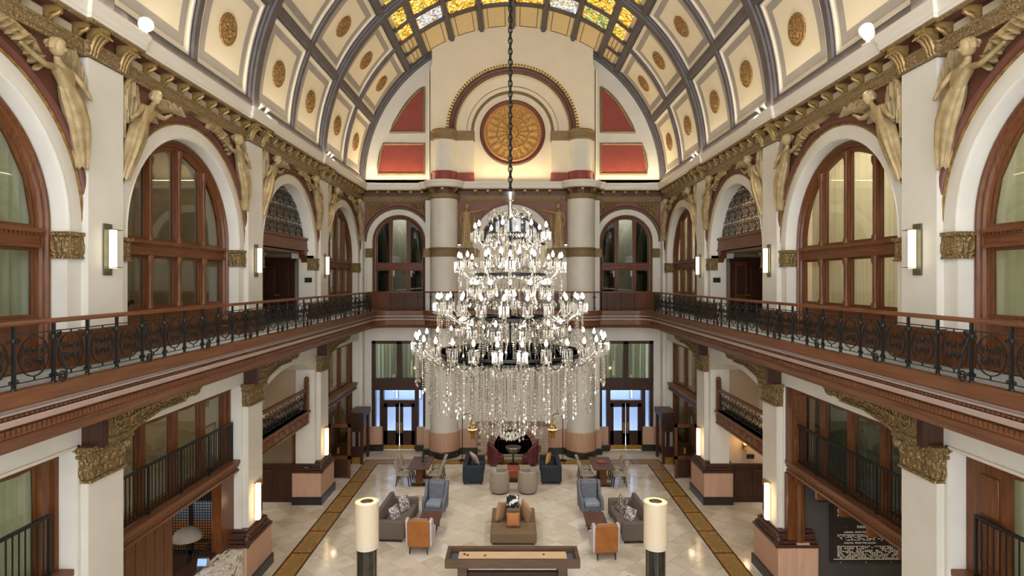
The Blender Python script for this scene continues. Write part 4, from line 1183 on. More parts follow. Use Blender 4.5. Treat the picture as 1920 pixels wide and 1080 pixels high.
# visible fascia, from the top edge down
def fas(prof, name, mat): MB().sweep(ED, prof).ob(name, mat, bs_)
fas([(-.08, ZF - .03), (-.08, ZF + .02), (.06, ZF + .02), (.08, ZF - .0), (.08, ZF - .16), (.05, ZF - .19), (.0, ZF - .19)], 'edge_board', M['fascia'])
fas([(.0, 6.42), (.0, 6.38), (.02, 6.37), (.02, 6.34), (-.02, 6.34)], 'pale_line', plain('grey_line', '#9a8a82', None, .4))
fas([(-.02, 6.34), (-.02, 6.28)], 'dark_course', M['dwoody'])  # plain dark walnut strip below the pale line
fas([(-.02, 6.275), (.05, 6.285), (.06, 6.27), (.035, 6.2), (.0, 6.19)], 'pale_band', M['pink'])
fas([(.0, 6.19), (-.06, 6.18), (-.06, 6.04), (-.05, 6.03), (-.05, 5.98), (-.07, 5.97), (-.13, 5.88), (-.14, 5.84), (-.35, 5.84)], 'lower_board', M['fascia'])
dn_ = MB()
for s in (-1, 1):
    for y in [6 + i * .08 for i in range(245)]:
        dn_.box(s * 6.21, y, 6.06, s * 6.165, y + .042, 6.15); dn_.box(s * 6.17, y, 6.29, s * 6.13, y + .042, 6.325)
for i in range(50):
    for sx in (-1, 1):
        dn_.box(sx * (.05 + i * .04) * 1, 26.36, 6.05, sx * (.07 + i * .04), 26.31, 6.11)
dd = dn_.ob('dentil_course', M['fascia'], bs_); dd['kind'] = 'stuff'
# ---- railings
PL = .625
def post_mesh():
    m = MB(); m.box(-.018, -.018, -.02, .018, .018, .83); m.lathe([(.035, 0), (.035, .03), (.022, .05), (.03, .08), (.018, .1)], 8)
    m.lathe([(.018, .6), (.03, .62), (.03, .65), (.018, .67)], 8)
    for sg in (-1, 1):
        m.tube([(0, sg * .018 + sg * .04 + u, z) for u, z in spiral(0, .63, .042, .008, 1.2, pi if sg > 0 else 0, 12, sg)], .009, 4)
        m.tube([(0, sg * .018 + sg * .03 + u, z) for u, z in spiral(0, .12, .03, .008, 1.2, pi if sg > 0 else 0, 10, -sg)], .008, 4)
    return m.mesh('post', M['iron'])
def panel_mesh():
    m = MB(); L = PL
    T = lambda p, r=.009, n=4, closed=False: m.tube([(0, u, z) for u, z in p], r, n, closed)
    T([(0, .71), (L, .71)], .011); T([(0, .1), (L, .1)], .009)
    c, z0 = L / 2, .41
    T([(c + .235 * cos(2 * pi * i / 26), z0 + .255 * sin(2 * pi * i / 26)) for i in range(26)], .011, 4, True)
    for sx in (-1, 1):
        for sz in (-1, 1):
            T(spiral(c + sx * .085, z0 + sz * .085, .075, .012, 1.7, (0 if sx < 0 else pi) , 20, sx * sz), .011)
        T([(c + sx * .235, z0), (c + sx * L / 2, z0)], .007)
        T([(c + sx * .16, z0 + .17), (c + sx * .2, z0 + .02), (c + sx * .12, z0 - .02)], .008)
    T([(c, z0 + .25), (c, .71)], .01); T([(c, z0 - .25), (c, .1)], .01)
    return m.mesh('scroll_panel', M['iron'])
def bracket_mesh():
    """diagonal scroll stay, leaning out along -x"""
    m = MB()
    T = lambda p, r=.012: m.tube([(-u, v, z) for u, v, z in p], r, 5)
    T([(0, .0, .71), (.05, .06, .45), (.09, .1, .2), (.1, .11, .12)], .014)
    sp_ = spiral(.0, .11, .085, .012, 1.9, 0, 26, -1)
    T([(.1 + .0, .03 + u * .9, z) for u, z in sp_], .013)
    sp_ = spiral(.0, .68, .05, .01, 1.4, -pi / 2, 16, 1)
    T([(.03, .05 + u, z) for u, z in sp_], .011)
    return m.mesh('scroll_bracket', M['iron'])
post_me, panel_me, brk_me = post_mesh(), panel_mesh(), bracket_mesh()
ys = [7.2 + PL * i for i in range(-4, 30)]
for s, nm in ((-1, 'left'), (1, 'right')):
    t = thing('balcony_railing', 'long wrought iron scroll railing with wooden handrail along the %s balcony' % nm, 'railing', (s * 6.15, 15, ZF))
    hr = MB(); pth = [(-6.15, 4.4), (-6.15, 25.55)] + ED[2:8]
    if s > 0: pth = [(-x, y) for x, y in reversed(pth)]
    hr.sweep([(x - s * 6.15, y - 15) for x, y in pth], [(-.05, .82), (.05, .82), (.06, .85), (.05, .88), (-.05, .88), (-.06, .85)], closed_prof=True)
    hr.ob('handrail', M['mahogy'], t)
    for i, y in enumerate(ys):
        if y > 25.6: break
        link('post', post_me, t, (0, y - 15, 0))
        if y + PL < 25.9: link('scroll_panel', panel_me, t, (0, y - 15, 0))
        if (i - 4) % 3 == 1:
            o = link('scroll_bracket', brk_me, t, (0, y - 15, 0)); o.scale = (s, 1, 1)
t = thing('balcony_railing', 'wrought iron scroll railing with wooden handrail across the end balcony behind the chandelier', 'railing', (0, 26.3, ZF))
hp = [p for p in ED if p[1] > 26.2 or abs(p[0]) < 4]
MB().sweep([(x, y - 26.3) for x, y in hp], [(-.05, .82), (.05, .82), (.06, .85), (.05, .88), (-.05, .88), (-.06, .85)], closed_prof=True).ob('handrail', M['mahogx'], t)
xs = [-5.5 + .622 * i for i in range(3)] + [-2.1 + .6 * i for i in range(8)] + [4.25 + .622 * i for i in range(3)]
for x in xs:
    link('post', post_me, t, (x, 0, 0), (0, 0, pi / 2))
    if x not in (xs[2], xs[10], xs[13]): link('scroll_panel', panel_me, t, (x + PL, 0, 0), (0, 0, pi / 2))
for sx in (-1, 1):
    for a in [radians(153) - radians(126) * i / 4 for i in range(5)]:
        link('post', post_me, t, (sx * 3.13 + .97 * cos(a), 26.75 - .97 * sin(a) - 26.3, 0), (0, 0, a))
# wooden parapet behind the end railing
pw = MB()
for sx in (-1, 1): pw.box(sx * 4.05, 27.3, ZF, sx * 6.9, 27.42, 7.4)
pw.box(-2.4, 26.86, ZF, 2.4, 26.95, 7.4); pw.ob('balcony_dado', M['mahog'], bs_)
# ================================================================ chandelier
def crystal(gl_, df_):
    m = bpy.data.materials.new('cut_crystal'); m.use_nodes = True; nt = m.node_tree; nt.nodes.clear()
    out = nd(nt, 'ShaderNodeOutputMaterial'); mix = nd(nt, 'ShaderNodeMixShader'); mix2 = nd(nt, 'ShaderNodeMixShader')
    tr = nd(nt, 'ShaderNodeBsdfTransparent'); gl = nd(nt, 'ShaderNodeBsdfGlossy'); df = nd(nt, 'ShaderNodeBsdfTranslucent')
    tr.inputs[0].default_value = (.93, .92, .89, 1); gl.inputs[0].default_value = (1, .99, .97, 1); gl.inputs['Roughness'].default_value = .08; df.inputs[0].default_value = (.9, .87, .8, 1)
    mix.inputs[0].default_value = gl_; mix2.inputs[0].default_value = df_
    nt.links.new(tr.outputs[0], mix.inputs[1]); nt.links.new(gl.outputs[0], mix.inputs[2])
    nt.links.new(mix.outputs[0], mix2.inputs[1]); nt.links.new(df.outputs[0], mix2.inputs[2]); nt.links.new(mix2.outputs[0], out.inputs[0])
    return m
M['crystal'] = crystal(.40, .04)
M['strand'] = crystal(.62, .16)
M['bulb'] = emitter('candle_bulb', '#fff5e6', BULB)
M['sleeve'] = plain('candle_sleeve', '#3a352c', None, .4)
M['silver'] = plain('silvered_metal', '#c9c6bf', '#b3afa6', .25, .9, scale=6)
ch = thing('chandelier', 'huge tiered crystal chandelier with lit candle bulbs hanging on a chain', 'chandelier', (-.05, 12.9, 0))
def bead(mb, c, r, h=None):
    h = h or r
    x, y, z = c
    return mb.add([(x + r, y, z), (x, y + r, z), (x - r, y, z), (x, y - r, z), (x, y, z + h), (x, y, z - h)],
                  [(0, 1, 4), (1, 2, 4), (2, 3, 4), (3, 0, 4), (1, 0, 5), (2, 1, 5), (3, 2, 5), (0, 3, 5)])
def strand_mesh(L, r=.019, drop=True):
    mb = MB(); z = 0
    while z < L:
        bead(mb, (0, 0, -z), r * (1 if int(z * 100) % 3 else .8), r * 1.15); z += r * 2.5
    if drop: bead(mb, (0, 0, -L - .05), .028, .05)
    return mb.mesh('crystal_strand', M['strand'], ang=5)
bulb_me = MB().lathe([(0.006, -.045), (.022, -.034), (.034, -.008), (.03, .016), (.016, .05), (.003, .08)], 10).mesh('bulb', M['bulb'])
candle_me = MB().lathe([(.0, -.24), (.02, -.24), (.02, -.1), (.026, -.1), (.03, -.07), (.022, -.05), (0, -.05)], 8).mesh('candle', M['sleeve'])
def cup_mesh():
    mb = MB(); n = 10
    mb.lathe([(.02, -.15), (.085, -.135), (.1, -.12), (.085, -.125), (.02, -.13)], 14)
    for i in range(n):
        a = 2 * pi * i / n; x, y = .095 * cos(a), .095 * sin(a)
        mb.taper((x, y, -.31), (.012, .012), (x, y, -.15), (.026, .026)); bead(mb, (x, y, -.34), .022, .032)
    mb.lathe([(.0, -.4), (.03, -.37), (.05, -.3), (.03, -.24), (.0, -.22)], 8)
    return mb.mesh('candle_cup', M['crystal'], ang=20)
cup_me = cup_mesh()
def arm_mesh(r_in, r_out, z_in, z_out):
    mb = MB(); L = r_out - r_in
    pts = []
    for i in range(11):
        t = i / 10
        pts.append((r_in + L * t, 0, z_in + (z_out - z_in) * t - .16 * sin(pi * min(1, t * 1.15)) * (1 if L > .3 else .4)))
    mb.tube(pts, .016, 5)
    for i in range(1, 10, 2): bead(mb, (pts[i][0], 0, pts[i][2] - .05), .022, .045)
    return mb.mesh('arm', M['silver'])
def tier(n, r, zb, r_in, z_in, off=0, n_strand=0, L=.6, arms=True):
    am = arm_mesh(r_in, r, z_in, zb - .3)
    st = strand_mesh(L) if n_strand else None
    for i in range(n):
        a = 2 * pi * (i + off) / n; x, y = r * cos(a), r * sin(a)
        cp = link('candle_cup', cup_me, ch, (x, y, zb), (0, 0, a)); link('bulb', bulb_me, cp); link('candle', candle_me, cp)
        if arms: link('arm', am, ch, (0, 0, 0), (0, 0, a))
        for k in range(n_strand):
            da = (k - (n_strand - 1) / 2) * .045
            o = link('crystal_strand', st, ch, (r * cos(a + da), r * sin(a + da), zb - .34)); o.scale = (1, 1, random.uniform(.9, 1.06)); o.rotation_euler = (0, 0, random.random())
def ring(r, z, h=.03, w=.018):
    MB().lathe([(r - w, z - h), (r + w, z - h), (r + w * 1.4, z), (r + w, z + h), (r - w, z + h), (r - w, z - h)], 48).ob('ring', M['iron'], ch)
tier(28, 2.06, 6.80, 1.44, 6.32, .5, 2, .66)
tier(22, 1.60, 7.64, .95, 7.2, .25, 2, .72)
tier(14, 1.14, 8.53, .7, 8.12, .5, 2, .6)
tier(8, .80, 9.2, .36, 8.95, .75, 1, .45)
tier(8, .52, 8.62, .3, 8.5, .5, 0, arms=False)
tier(12, .86, 7.95, .6, 7.8, .0, 0, arms=False)
tier(12, 1.12, 7.1, .8, 7.1, .5, 0, arms=False)
for r, z in ((1.44, 6.3), (.92, 7.17), (.76, 8.12), (.38, 8.95), (1.6, 6.42)): ring(r, z)
sp4 = MB()
for r, z, n in ((1.44, 6.3, 6), (.92, 7.17, 6), (.76, 8.12, 6)):
    for i in range(n):
        a = 2 * pi * i / n; sp4.tube([(.04 * cos(a), .04 * sin(a), z + .05), (r * cos(a), r * sin(a), z)], .014, 4)
sp4.ob('ring_spokes', M['iron'], ch)['kind'] = 'stuff'
# hanging curtain of strands under the lower ring
for n, r, z0, z1 in ((32, 1.78, 6.4, 5.36), (36, 1.44, 6.22, 5.22), (32, 1.18, 7.0, 5.1), (24, .9, 7.1, 4.92), (18, .62, 7.1, 4.78), (12, .36, 6.6, 4.66)):
    ms = [strand_mesh(z0 - z1 - .1), strand_mesh(z0 - z1), strand_mesh(z0 - z1 + .07)]
    for i in range(n):
        a = 2 * pi * (i + random.random() * .5) / n; rr = r + random.uniform(-.05, .05)
        link('crystal_strand', random.choice(ms), ch, (rr * cos(a), rr * sin(a), z0), (0, 0, random.random()))
# crystal sheaths between the tiers, nobody could count their beads
cu = MB()
for n, r0, z0, r1, z1 in ((26, .40, 8.95, .5, 8.35), (34, .76, 8.1, .8, 7.25), (30, .55, 8.3, .72, 8.14), (46, .92, 7.1, 1.3, 6.35), (30, .6, 7.1, .7, 6.3), (22, .3, 7.9, .35, 7.2), (18, .22, 8.9, .3, 8.2)):
    for i in range(n):
        a = 2 * pi * i / n; L = hypot(r1 - r0, z1 - z0); k = int(L / .042)
        for j in range(k):
            t = j / k; sag = -.05 * sin(pi * t) * (r1 != r0)
            r = r0 + (r1 - r0) * t + sag
            bead(cu, (r * cos(a), r * sin(a), z0 + (z1 - z0) * t), .017, .02)
for r, z, n in ((.42, 8.97, 40), (.8, 8.05, 60), (.98, 7.08, 70), (1.5, 6.22, 120), (1.47, 6.3, 110), (1.46, 6.12, 90), (.36, 4.72, 26), (.3, 4.64, 24), (.2, 4.56, 16), (.1, 4.5, 10), (.8, 8.3, 44), (1.0, 7.45, 56), (.62, 8.75, 36)):
    for i in range(n):
        a = 2 * pi * i / n; bead(cu, (r * cos(a), r * sin(a), z + random.uniform(-.02, .02)), .03, .055)
cc = cu.ob('crystal_sheath', M['crystal'], ch, ang=5, recalc=False); cc['kind'] = 'stuff'
# stem, cup, crown arms, chain
MB().lathe([(.05, 9.74), (.1, 9.76), (.135, 9.86), (.14, 9.93), (.12, 9.94), (.02, 9.9)], 20).ob('chain_cup', M['silver'], ch)
MB().lathe([(.05, 9.36), (.05, 9.74)], 12).ob('stem_sleeve', M['silver'], ch)
MB().lathe([(.02, 6.3), (.02, 9.4)], 8).ob('stem', M['iron'], ch)
cr = MB()
for i in range(8):
    a = 2 * pi * i / 8 + .2
    pts = [(r * cos(a), r * sin(a), z) for r, z in ((.05, 9.3), (.2, 9.5), (.36, 9.52), (.48, 9.42), (.5, 9.3))]
    cr2 = MB().tube(pts, [.012, .016, .018, .016, .01], 6)
    for p in pts[1:]: bead(cr2, (p[0], p[1], p[2] + .02), .04, .05); bead(cr2, (p[0], p[1], p[2] - .1), .025, .06)
    cr2.ob('crown_arm', M['crystal'], ch, ang=20)
lk = MB().tube([(.042 * cos(a), 0, .08 * sin(a)) for a in [2 * pi * i / 12 for i in range(12)]], .016, 5, closed=True).mesh('chain_link', M['iron'])
z = 9.98; i = 0
while z < ZV + 6.95:
    link('chain_link', lk, ch, (0, 0, z), (0, 0, pi / 2 * (i % 2) + .4)); z += .118; i += 1
MB().lathe([(.012, 9.9), (.012, 19.6)], 6).ob('cable', M['iron'], ch)
MB().lathe([(.0, 19.5), (.2, 19.52), (.26, 19.6), (.26, 19.7)], 16).ob('ceiling_rose', M['iron'], ch)
# ================================================================ wall sconces
def sconce(loc, s, label, group):
    t = thing('wall_sconce', label, 'wall lamp', loc, 0, group)
    MB().box(s * -.0, -.1, -.42, s * -.03, .1, .46).ob('back_plate', M['nickel'], t)
    MB().lathe([(.06, -.3), (.06, .36)], 16, s * -.11, 0, 0).ob('glass_tube', M['lampw'], t)
    f = MB()
    for z in (-.29, .35): f.sweep([(s * -.02, -.11), (s * -.2, -.11), (s * -.2, .11), (s * -.02, .11)], [(-.006, z), (.006, z), (.006, z + .012), (-.006, z + .012)], closed_prof=True)
    f.ob('strap', M['nickel'], t)
    return t
M['nickel'] = plain('aged_nickel', '#6d6a58', '#7d7966', .35, .8, scale=8)
for s, nm in ((-1, 'left'), (1, 'right')):
    for i, yp in enumerate((10.0, 15.8, 21.6)):
        sconce((s * (WP - .0), yp, 8.5), s, 'glowing glass tube sconce on the %s upper pilaster of the %s wall' % (ord_[i], nm), 'upper sconces')
        if i:
            t = thing('light_box', 'tall lit glass light box on the %s ground floor pier of the %s wall' % (('nearer', 'farther')[i - 1], nm), 'wall lamp', (s * (WP - .0), yp + .1, 2.05), 0, 'pier light boxes')
            MB().box(-s * .0, -.2, -.48, -s * .05, .2, .48).ob('mirror_back', M['brass'], t); MB().box(-s * .05, -.26, -.48, -s * .16, -.14, .48).ob('glass_tube', M['lampg'], t); MB().box(-s * .05, .02, -.34, -s * .1, .1, .34).ob('grille', M['iron'], t)
            point_light('light_box_glow', (s * (WP - .35), yp - .1, 2.05), 9, (1, .8, .5), .1)
t = thing('wall_sconce', 'small warm candle sconce on the beige wall under the right balcony', 'wall lamp', (8.35, 21.06, 2.1))
MB().lathe([(.03, -.25), (.05, -.2), (.02, -.1), (.06, -.02), (.07, 0)], 10, 0, -.12, 0).box(-.05, -.03, -.2, .05, .03, 0).ob('bracket', M['brass'], t)
MB().lathe([(.05, 0), (.075, .08), (.055, .17), (.03, .2)], 12, 0, -.12, 0).ob('shade', emitter('candle_shade', '#ffb45c', 9), t)
point_light('candle_sconce_glow', (8.35, 20.8, 2.2), 16, (1, .66, .3), .06)
for s, y, nm in ((-1, 10.9, 'left'), (1, 11.25, 'right')):
    t = thing('spotlight', 'spotlight lamp standing on the cornice of the %s wall' % nm, 'spotlight', (s * 6.84, y, 12.5))
    MB().lathe([(.1, 0), (.1, .04), (.04, .06), (.04, .14)], 14).ob('base', M['white'], t)
    R = Matrix.Translation((0, 0, .27)) @ (Vector((0, 0, EYE)) - Vector((s * 6.84, y, 12.77))).to_track_quat('Z', 'Y').to_matrix().to_4x4()
    if s > 0: R = Matrix.Translation((0, 0, .27)) @ Vector((-.7, -.75, .12)).to_track_quat('Z', 'Y').to_matrix().to_4x4()
    MB().merge(MB().lathe([(.0, -.16), (.09, -.16), (.11, -.12), (.13, .1), (.13, .14), (.11, .14), (.11, .1)], 20), R).ob('head', M['white'], t)
    MB().merge(MB().lathe([(.0, .11), (.11, .11)], 20), R).ob('lens', emitter('spot_lens', '#fff2d8', 200 if s < 0 else 2, '#fff2d8'), t)
for s in (-1, 1):
    for y, nm in ((15.9, 'second'), (21.7, 'third')):
        t = thing('spotlight', 'small white spotlight bracket on the cornice above the %s pilaster of the %s wall' % (nm, 'left' if s < 0 else 'right'), 'spotlight', (s * 6.8, y, 12.5))
        MB().box(-.04, -.3, 0, .04, .3, .05).ob('rail', M['white'], t)
        for dy in (-.2, .18): MB().tube([(0, dy, .05), (0, dy, .12), (-s * .12, dy - .05, .2)], [.03, .03, .06], 8).ob('head', M['white'], t)
# ================================================================ pedestals round the piers
for s, nm in ((-1, 'left'), (1, 'right')):
    for i, yp in enumerate((15.75, 21.55)):
        t = thing('pier_pedestal', 'pinkish wood panelled pedestal with black base round the %s pier of the %s wall' % (('nearer', 'farther')[i], nm), 'pedestal', (s * 7.3, yp, 0))
        x0 = -s * .48; x1 = s * .55; h = .76
        MB().box(x0, -h, .28, x1, h, 1.12).ob('panel_body', M['pod'], t)
        MB().box(x0 - s * .05, -h - .05, 0, x1, h + .05, .28).ob('black_base', M['black'], t)
        c = MB().box(x0 - s * .03, -h - .03, 1.12, x1, h + .03, 1.2); c.box(x0 + s * .02, -h + .03, 1.2, x1, h - .03, 1.28); c.box(x0 + s * .06, -h + .1, 1.28, x1, h - .1, 1.42); c.box(x0 + s * .1, -h + .2, 1.42, x1, h - .2, 1.48)
        c.ob('cap_moulding', M['dwoody'], t, bev=.015)
        g = MB().ball((x0 + s * .02, -h + .05, 1.32), (.1, .1, .12), 8, 6); g.tube([(x0 + s * .02, -h + .05, 1.3), (x0 - s * .03, -h - .0, 1.2), (x0 - s * .04, -h - .02, 1.12)], [.09, .07, .03], 8); g.ob('corner_carving', M['dwood'], t)
    # timber portal with glazed screens near the end wall
    t = thing('glazed_screen', 'dark wooden screen with a tall glass panel standing by the %s wall, nearer of two' % nm, 'screen', (s * 6.98, 23.55, 0))
    w = .44
    f = MB().box(-w, -.04, 0, -w + .1, .04, 2.2); f.box(w - .1, -.04, 0, w, .04, 2.2); f.box(-w, -.04, 2.06, w, .04, 2.2); f.box(-w, -.04, .78, w, .04, .92); f.ob('frame', M['mahog'], t)
    MB().box(-w + .1, -.025, .04, w - .1, .025, .78).ob('lower_panel', M['dwood'], t); MB().box(-w + .1, -.006, .92, w - .1, .006, 2.06).ob('pane', M['glassd'], t)
    MB().box(-.08, -.05, 1.0, .0, -.03, 1.25).ob('push_plate', M['brass'], t)
    t = thing('glazed_screen', 'dark wooden portal with a box top standing by the %s wall near the end doors' % nm, 'screen', (s * 6.8, 25.4, 0))
    f = MB().box(-.3, -.06, 0, -.18, .06, 2.2); f.box(.18, -.06, 0, .3, .06, 2.2); f.box(-.34, -.1, 2.0, .34, 1.2, 2.24); f.box(-.3, -.05, 1.4, .3, .05, 1.52); f.box(-.3, 1.0, 0, -.18, 1.14, 2.0).box(.18, 1.0, 0, .3, 1.14, 2.0); f.ob('frame', M['dwood'], t)
    MB().box(-.3, -.08, 1.55, .3, .4, 1.98).ob('box_top', M['dwood'], t); MB().box(-.18, -.03, .3, .18, .03, .75).ob('lower_panel', M['dwood'], t); MB().box(-.2, -.04, 0.02, .2, .04, .3).ob('kick_plate', M['brass'], t)
# ================================================================ small signs
def sign(loc, w, h, label, text=None, rz=0, size=.06):
    t = thing('wall_sign', label, 'sign', loc, rz)
    MB().box(-w / 2, -.02, -h / 2, w / 2, 0, h / 2).ob('plate', M['charcoal2'], t, bev=.004)
    if text: lettering(text, size, (0, -.022, 0), t, M['paper'])
    return t
def lettering(body, size, loc, parent, mat, align='CENTER', name='lettering', depth=.002, rz=0):
    cu_ = bpy.data.curves.new(name, 'FONT'); cu_.body = body; cu_.size = size; cu_.align_x = align; cu_.align_y = 'CENTER'; cu_.extrude = depth; cu_.resolution_u = 2
    tmp = bpy.data.objects.new('t', cu_); COL.objects.link(tmp); bpy.context.view_layer.update()
    me = bpy.data.meshes.new_from_object(tmp.evaluated_get(bpy.context.evaluated_depsgraph_get())); bpy.data.objects.remove(tmp)
    me.name = name; me.materials.clear(); me.materials.append(mat)
    return link(name, me, parent, loc, (pi / 2, 0, rz))
M['charcoal2'] = plain('sign_black', '#1b1918', None, .4); M['paper'] = plain('white_print', '#d8d2c4', None, .6)
for s, nm in ((-1, 'left'), (1, 'right')):
    sign((s * 7.28, 20.83, 8.0), .26, .17, 'small black sign on the white jamb of the third upper arch, %s wall' % nm)
    sign((s * 6.76, YB - .01, 7.98), .12, .36, 'small black upright sign beside the %s upper window of the end wall' % nm)
t = thing('desk_sign', 'small black sign standing on the far left pedestal', 'sign', (-7.35, 20.85, 1.21)); MB().box(-.14, -.015, 0, .14, .015, .2).ob('plate', M['charcoal2'], t); lettering('← • • •'[2:], .07, (0, -.017, .1), t, M['paper'])
sign((8.55, 21.01, 1.65), .28, .16, 'small black plaque on the beige wall under the candle sconce')
# ================================================================ furniture
M['taupef'] = plain('taupe_upholstery', '#5e544c', '#6c6159', .9, scale=30, bmp=.15, bscale=200)
M['beigef'] = plain('beige_upholstery', '#93867a', '#a09386', .9, scale=30, bmp=.12, bscale=200)
M['tanf'] = plain('tan_upholstery', '#6d5740', '#796248', .9, scale=30, bmp=.12, bscale=200)
M['navyf'] = plain('navy_velvet', '#171d26', '#232c36', .8, scale=20, bmp=.1, bscale=200)
M['greyf'] = plain('blue_grey_velvet', '#63656f', '#72747e', .8, scale=10, bmp=.1, bscale=200)
M['seatf'] = plain('pale_blue_seat', '#7d8793', '#8c96a2', .8, scale=10, bmp=.1, bscale=200)
M['lavf'] = plain('lavender_upholstery', '#b8aeb0', '#c6bdbe', .85, scale=10)
M['orangel'] = plain('tan_orange_leather', '#8f5620', '#a06428', .5, scale=6, bmp=.08, bscale=90)
M['orangep'] = plain('orange_cushion', '#a3663c', '#b07346', .8, scale=20)
M['peachp'] = plain('peach_cushion', '#9a7452', '#a8825e', .85, scale=20)
M['burgl'] = plain('burgundy_leather', '#4f1c22', '#62272c', .45, scale=8)
M['rustl'] = plain('rust_leather', '#8a4126', '#9c4d30', .5, scale=8)
M['pinkp'] = plain('pale_pink_cushion', '#b79c93', '#c7aea4', .85, scale=20)
M['yelp'] = plain('ochre_cushion', '#b98a3a', '#cb9c48', .85, scale=20)
M['chairf'] = plain('stone_upholstery', '#8d8274', '#a0968a', .9, scale=14, bmp=.1)
M['twood'] = wood('walnut_top', '#4b3227', '#6b4a3a', 'y', .5)
M['gwood'] = wood('game_table_wood', '#4e3a2c', '#6a5240', 'x', .4)
M['maple'] = wood('maple_playfield', '#c9a983', '#e0c39e', 'x', .25)
def pattern(name, c1, c2, sc, th=.5):
    m, nt, bs = newmat(name); v = coords(nt)
    n = nd(nt, 'ShaderNodeTexNoise'); n.inputs['Scale'].default_value = sc; n.inputs['Detail'].default_value = 2; nt.links.new(v, n.inputs[0])
    nt.links.new(ramp(nt, n.outputs[0], [(th - .03, c1), (th + .03, c2)]), bs.inputs['Base Color']); bs.inputs['Roughness'].default_value = .85
    return m
M['pat1'] = pattern('damask_pillow', '#6a6263', '#c9c2bf', 16); M['pat2'] = pattern('black_white_pillow', '#15161a', '#e8e6e2', 6, .56); M['patd'] = pattern('dark_damask_pillow', '#4a4340', '#9a908b', 15)
def rbox(x0, y0, z0, x1, y1, z1, name, mat, parent, r=.05, seg=3):
    o = MB().box(x0, y0, z0, x1, y1, z1).ob(name, mat, parent); bevel(o, r, seg); return o
def cushion_mesh(w, h, t, name='pillow', mat=None):
    m = MB()
    def fn(i, j, sg):
        u, v = 2 * i - 1, 2 * j - 1
        e = (1 - abs(u) ** 2.6) * (1 - abs(v) ** 2.6)
        pin = 1 - .06 * (1 - max(abs(u), abs(v))) * 0 - .07 * (abs(u) * (1 - abs(v)) + abs(v) * (1 - abs(u))) * .9
        return (u * w / 2 * pin, sg * t / 2 * max(0, e) ** .5, v * h / 2 * pin)
    m.grid(lambda i, j: fn(i, j, 1), 12, 12); m.grid(lambda i, j: fn(1 - i, j, -1), 12, 12)
    bm = bmesh.new(); me = m.mesh(name, mat, ang=70); bm.from_mesh(me); bmesh.ops.remove_doubles(bm, verts=bm.verts, dist=.0005); bmesh.ops.recalc_face_normals(bm, faces=bm.faces); bm.to_mesh(me); bm.free(); return me
def pillow(loc, rot, w, mat, label, t=.16, h=None, group=None, name='throw_pillow'):
    o = link(name, cushion_mesh(w, h or w, t, name, mat), None, loc, rot)
    return tag(o, label, 'pillow', group)
def leg(parent, x, y, z, mat, w=.05, name='leg', dx=0, dy=0):
    MB().taper((x + dx, y + dy, 0), (w * .6, w * .6), (x, y, z), (w, w)).ob(name, mat, parent)
# ---- dining tables and chairs
def dining_table(x, y, label):
    t = thing('dining_table', label, 'table', (x, y, 0))
    MB().box(-.41, -.78, .7, .41, .78, .76).ob('table_top', M['twood'], t, bev=.008)
    for sy in (-.45, .45): MB().box(-.12, sy - .09, .06, .12, sy + .09, .7).ob('leg', M['mahog'], t, bev=.006); MB().box(-.3, sy - .12, 0, .3, sy + .12, .06).ob('foot', M['dwood'], t)
    MB().box(-.03, -.45, .3, .03, .45, .4).ob('stretcher', M['dwood'], t)
    return t
def dining_chair():
    t = thing('dining_chair', '', 'chair')
    o = rbox(-.23, -.24, .4, .25, .24, .5, 'seat', M['chairf'], t, .04)
    m = MB()
    def fn(i, j):
        q_ = 2 * pi * i; u = cos(q_); v = sin(q_)
        wy = .23 * (1 - .12 * j); z = .44 + .48 * j
        xb = -.2 - .14 * j ** 1.3 + .035 * (abs(u) ** 2) * 1
        sx = abs(v) ** .6 * (1 if v > 0 else -1) * .06
        return (xb + sx, (abs(u) ** .55 * (1 if u > 0 else -1)) * wy * (1 - .25 * max(0, j - .85) / .15), z)
    m.grid(fn, 20, 8, wu=True); m.add([fn(i / 20, 1) for i in range(20)], [tuple(range(20))])
    m.ob('backrest', M['chairf'], t)
    for x_, y_ in ((.2, .19), (.2, -.19), (-.2, .19), (-.2, -.19)): leg(t, x_, y_, .41, M['dwood'], .05, dx=.05 if x_ > 0 else -.07, dy=.02 if y_ > 0 else -.02)
    return t
TL, TR = (-3.63, 23.2), (3.52, 23.15)
dining_table(*TL, 'dark walnut dining table with figurine on it, left of the hall')
dining_table(*TR, 'dark walnut dining table with red tray on it, right of the hall')
base = dining_chair(); first = True
for tx, ty, nm in ((*TL, 'left'), (*TR, 'right')):
    for sx, side_ in ((-1, 'left'), (1, 'right')):
        for dy, pos in ((-.4, 'nearer'), (.42, 'farther')):
            lb = 'stone upholstered dining chair, %s one on the %s side of the %s dining table' % (pos, side_, nm)
            loc = (tx + sx * .62, ty + dy, 0); rz = 0 if sx < 0 else pi
            if first: base.location = loc; base.rotation_euler.z = rz; base['label'] = lb; first = False
            else: base2 = copy_thing(base, loc, rz, lb)
for o in [o for o in bpy.data.objects if o.get('category') == 'chair']: o['group'] = 'dining chairs'
t = thing('figurine', 'small black figurine with raised arm on the left dining table', 'figurine', (TL[0] + .05, TL[1] + .1, .76))
MB().tube([(0, 0, 0), (0, 0, .1), (.02, 0, .25), (0, 0, .34)], [.06, .035, .045, .03], 8).ob('body', M['black'], t); MB().tube([(.02, 0, .22), (.12, 0, .15), (.2, 0, .17)], [.03, .025, .02], 6).ob('arm', M['black'], t); MB().box(-.1, -.06, 0, .2, .06, .02).ob('base', M['black'], t)
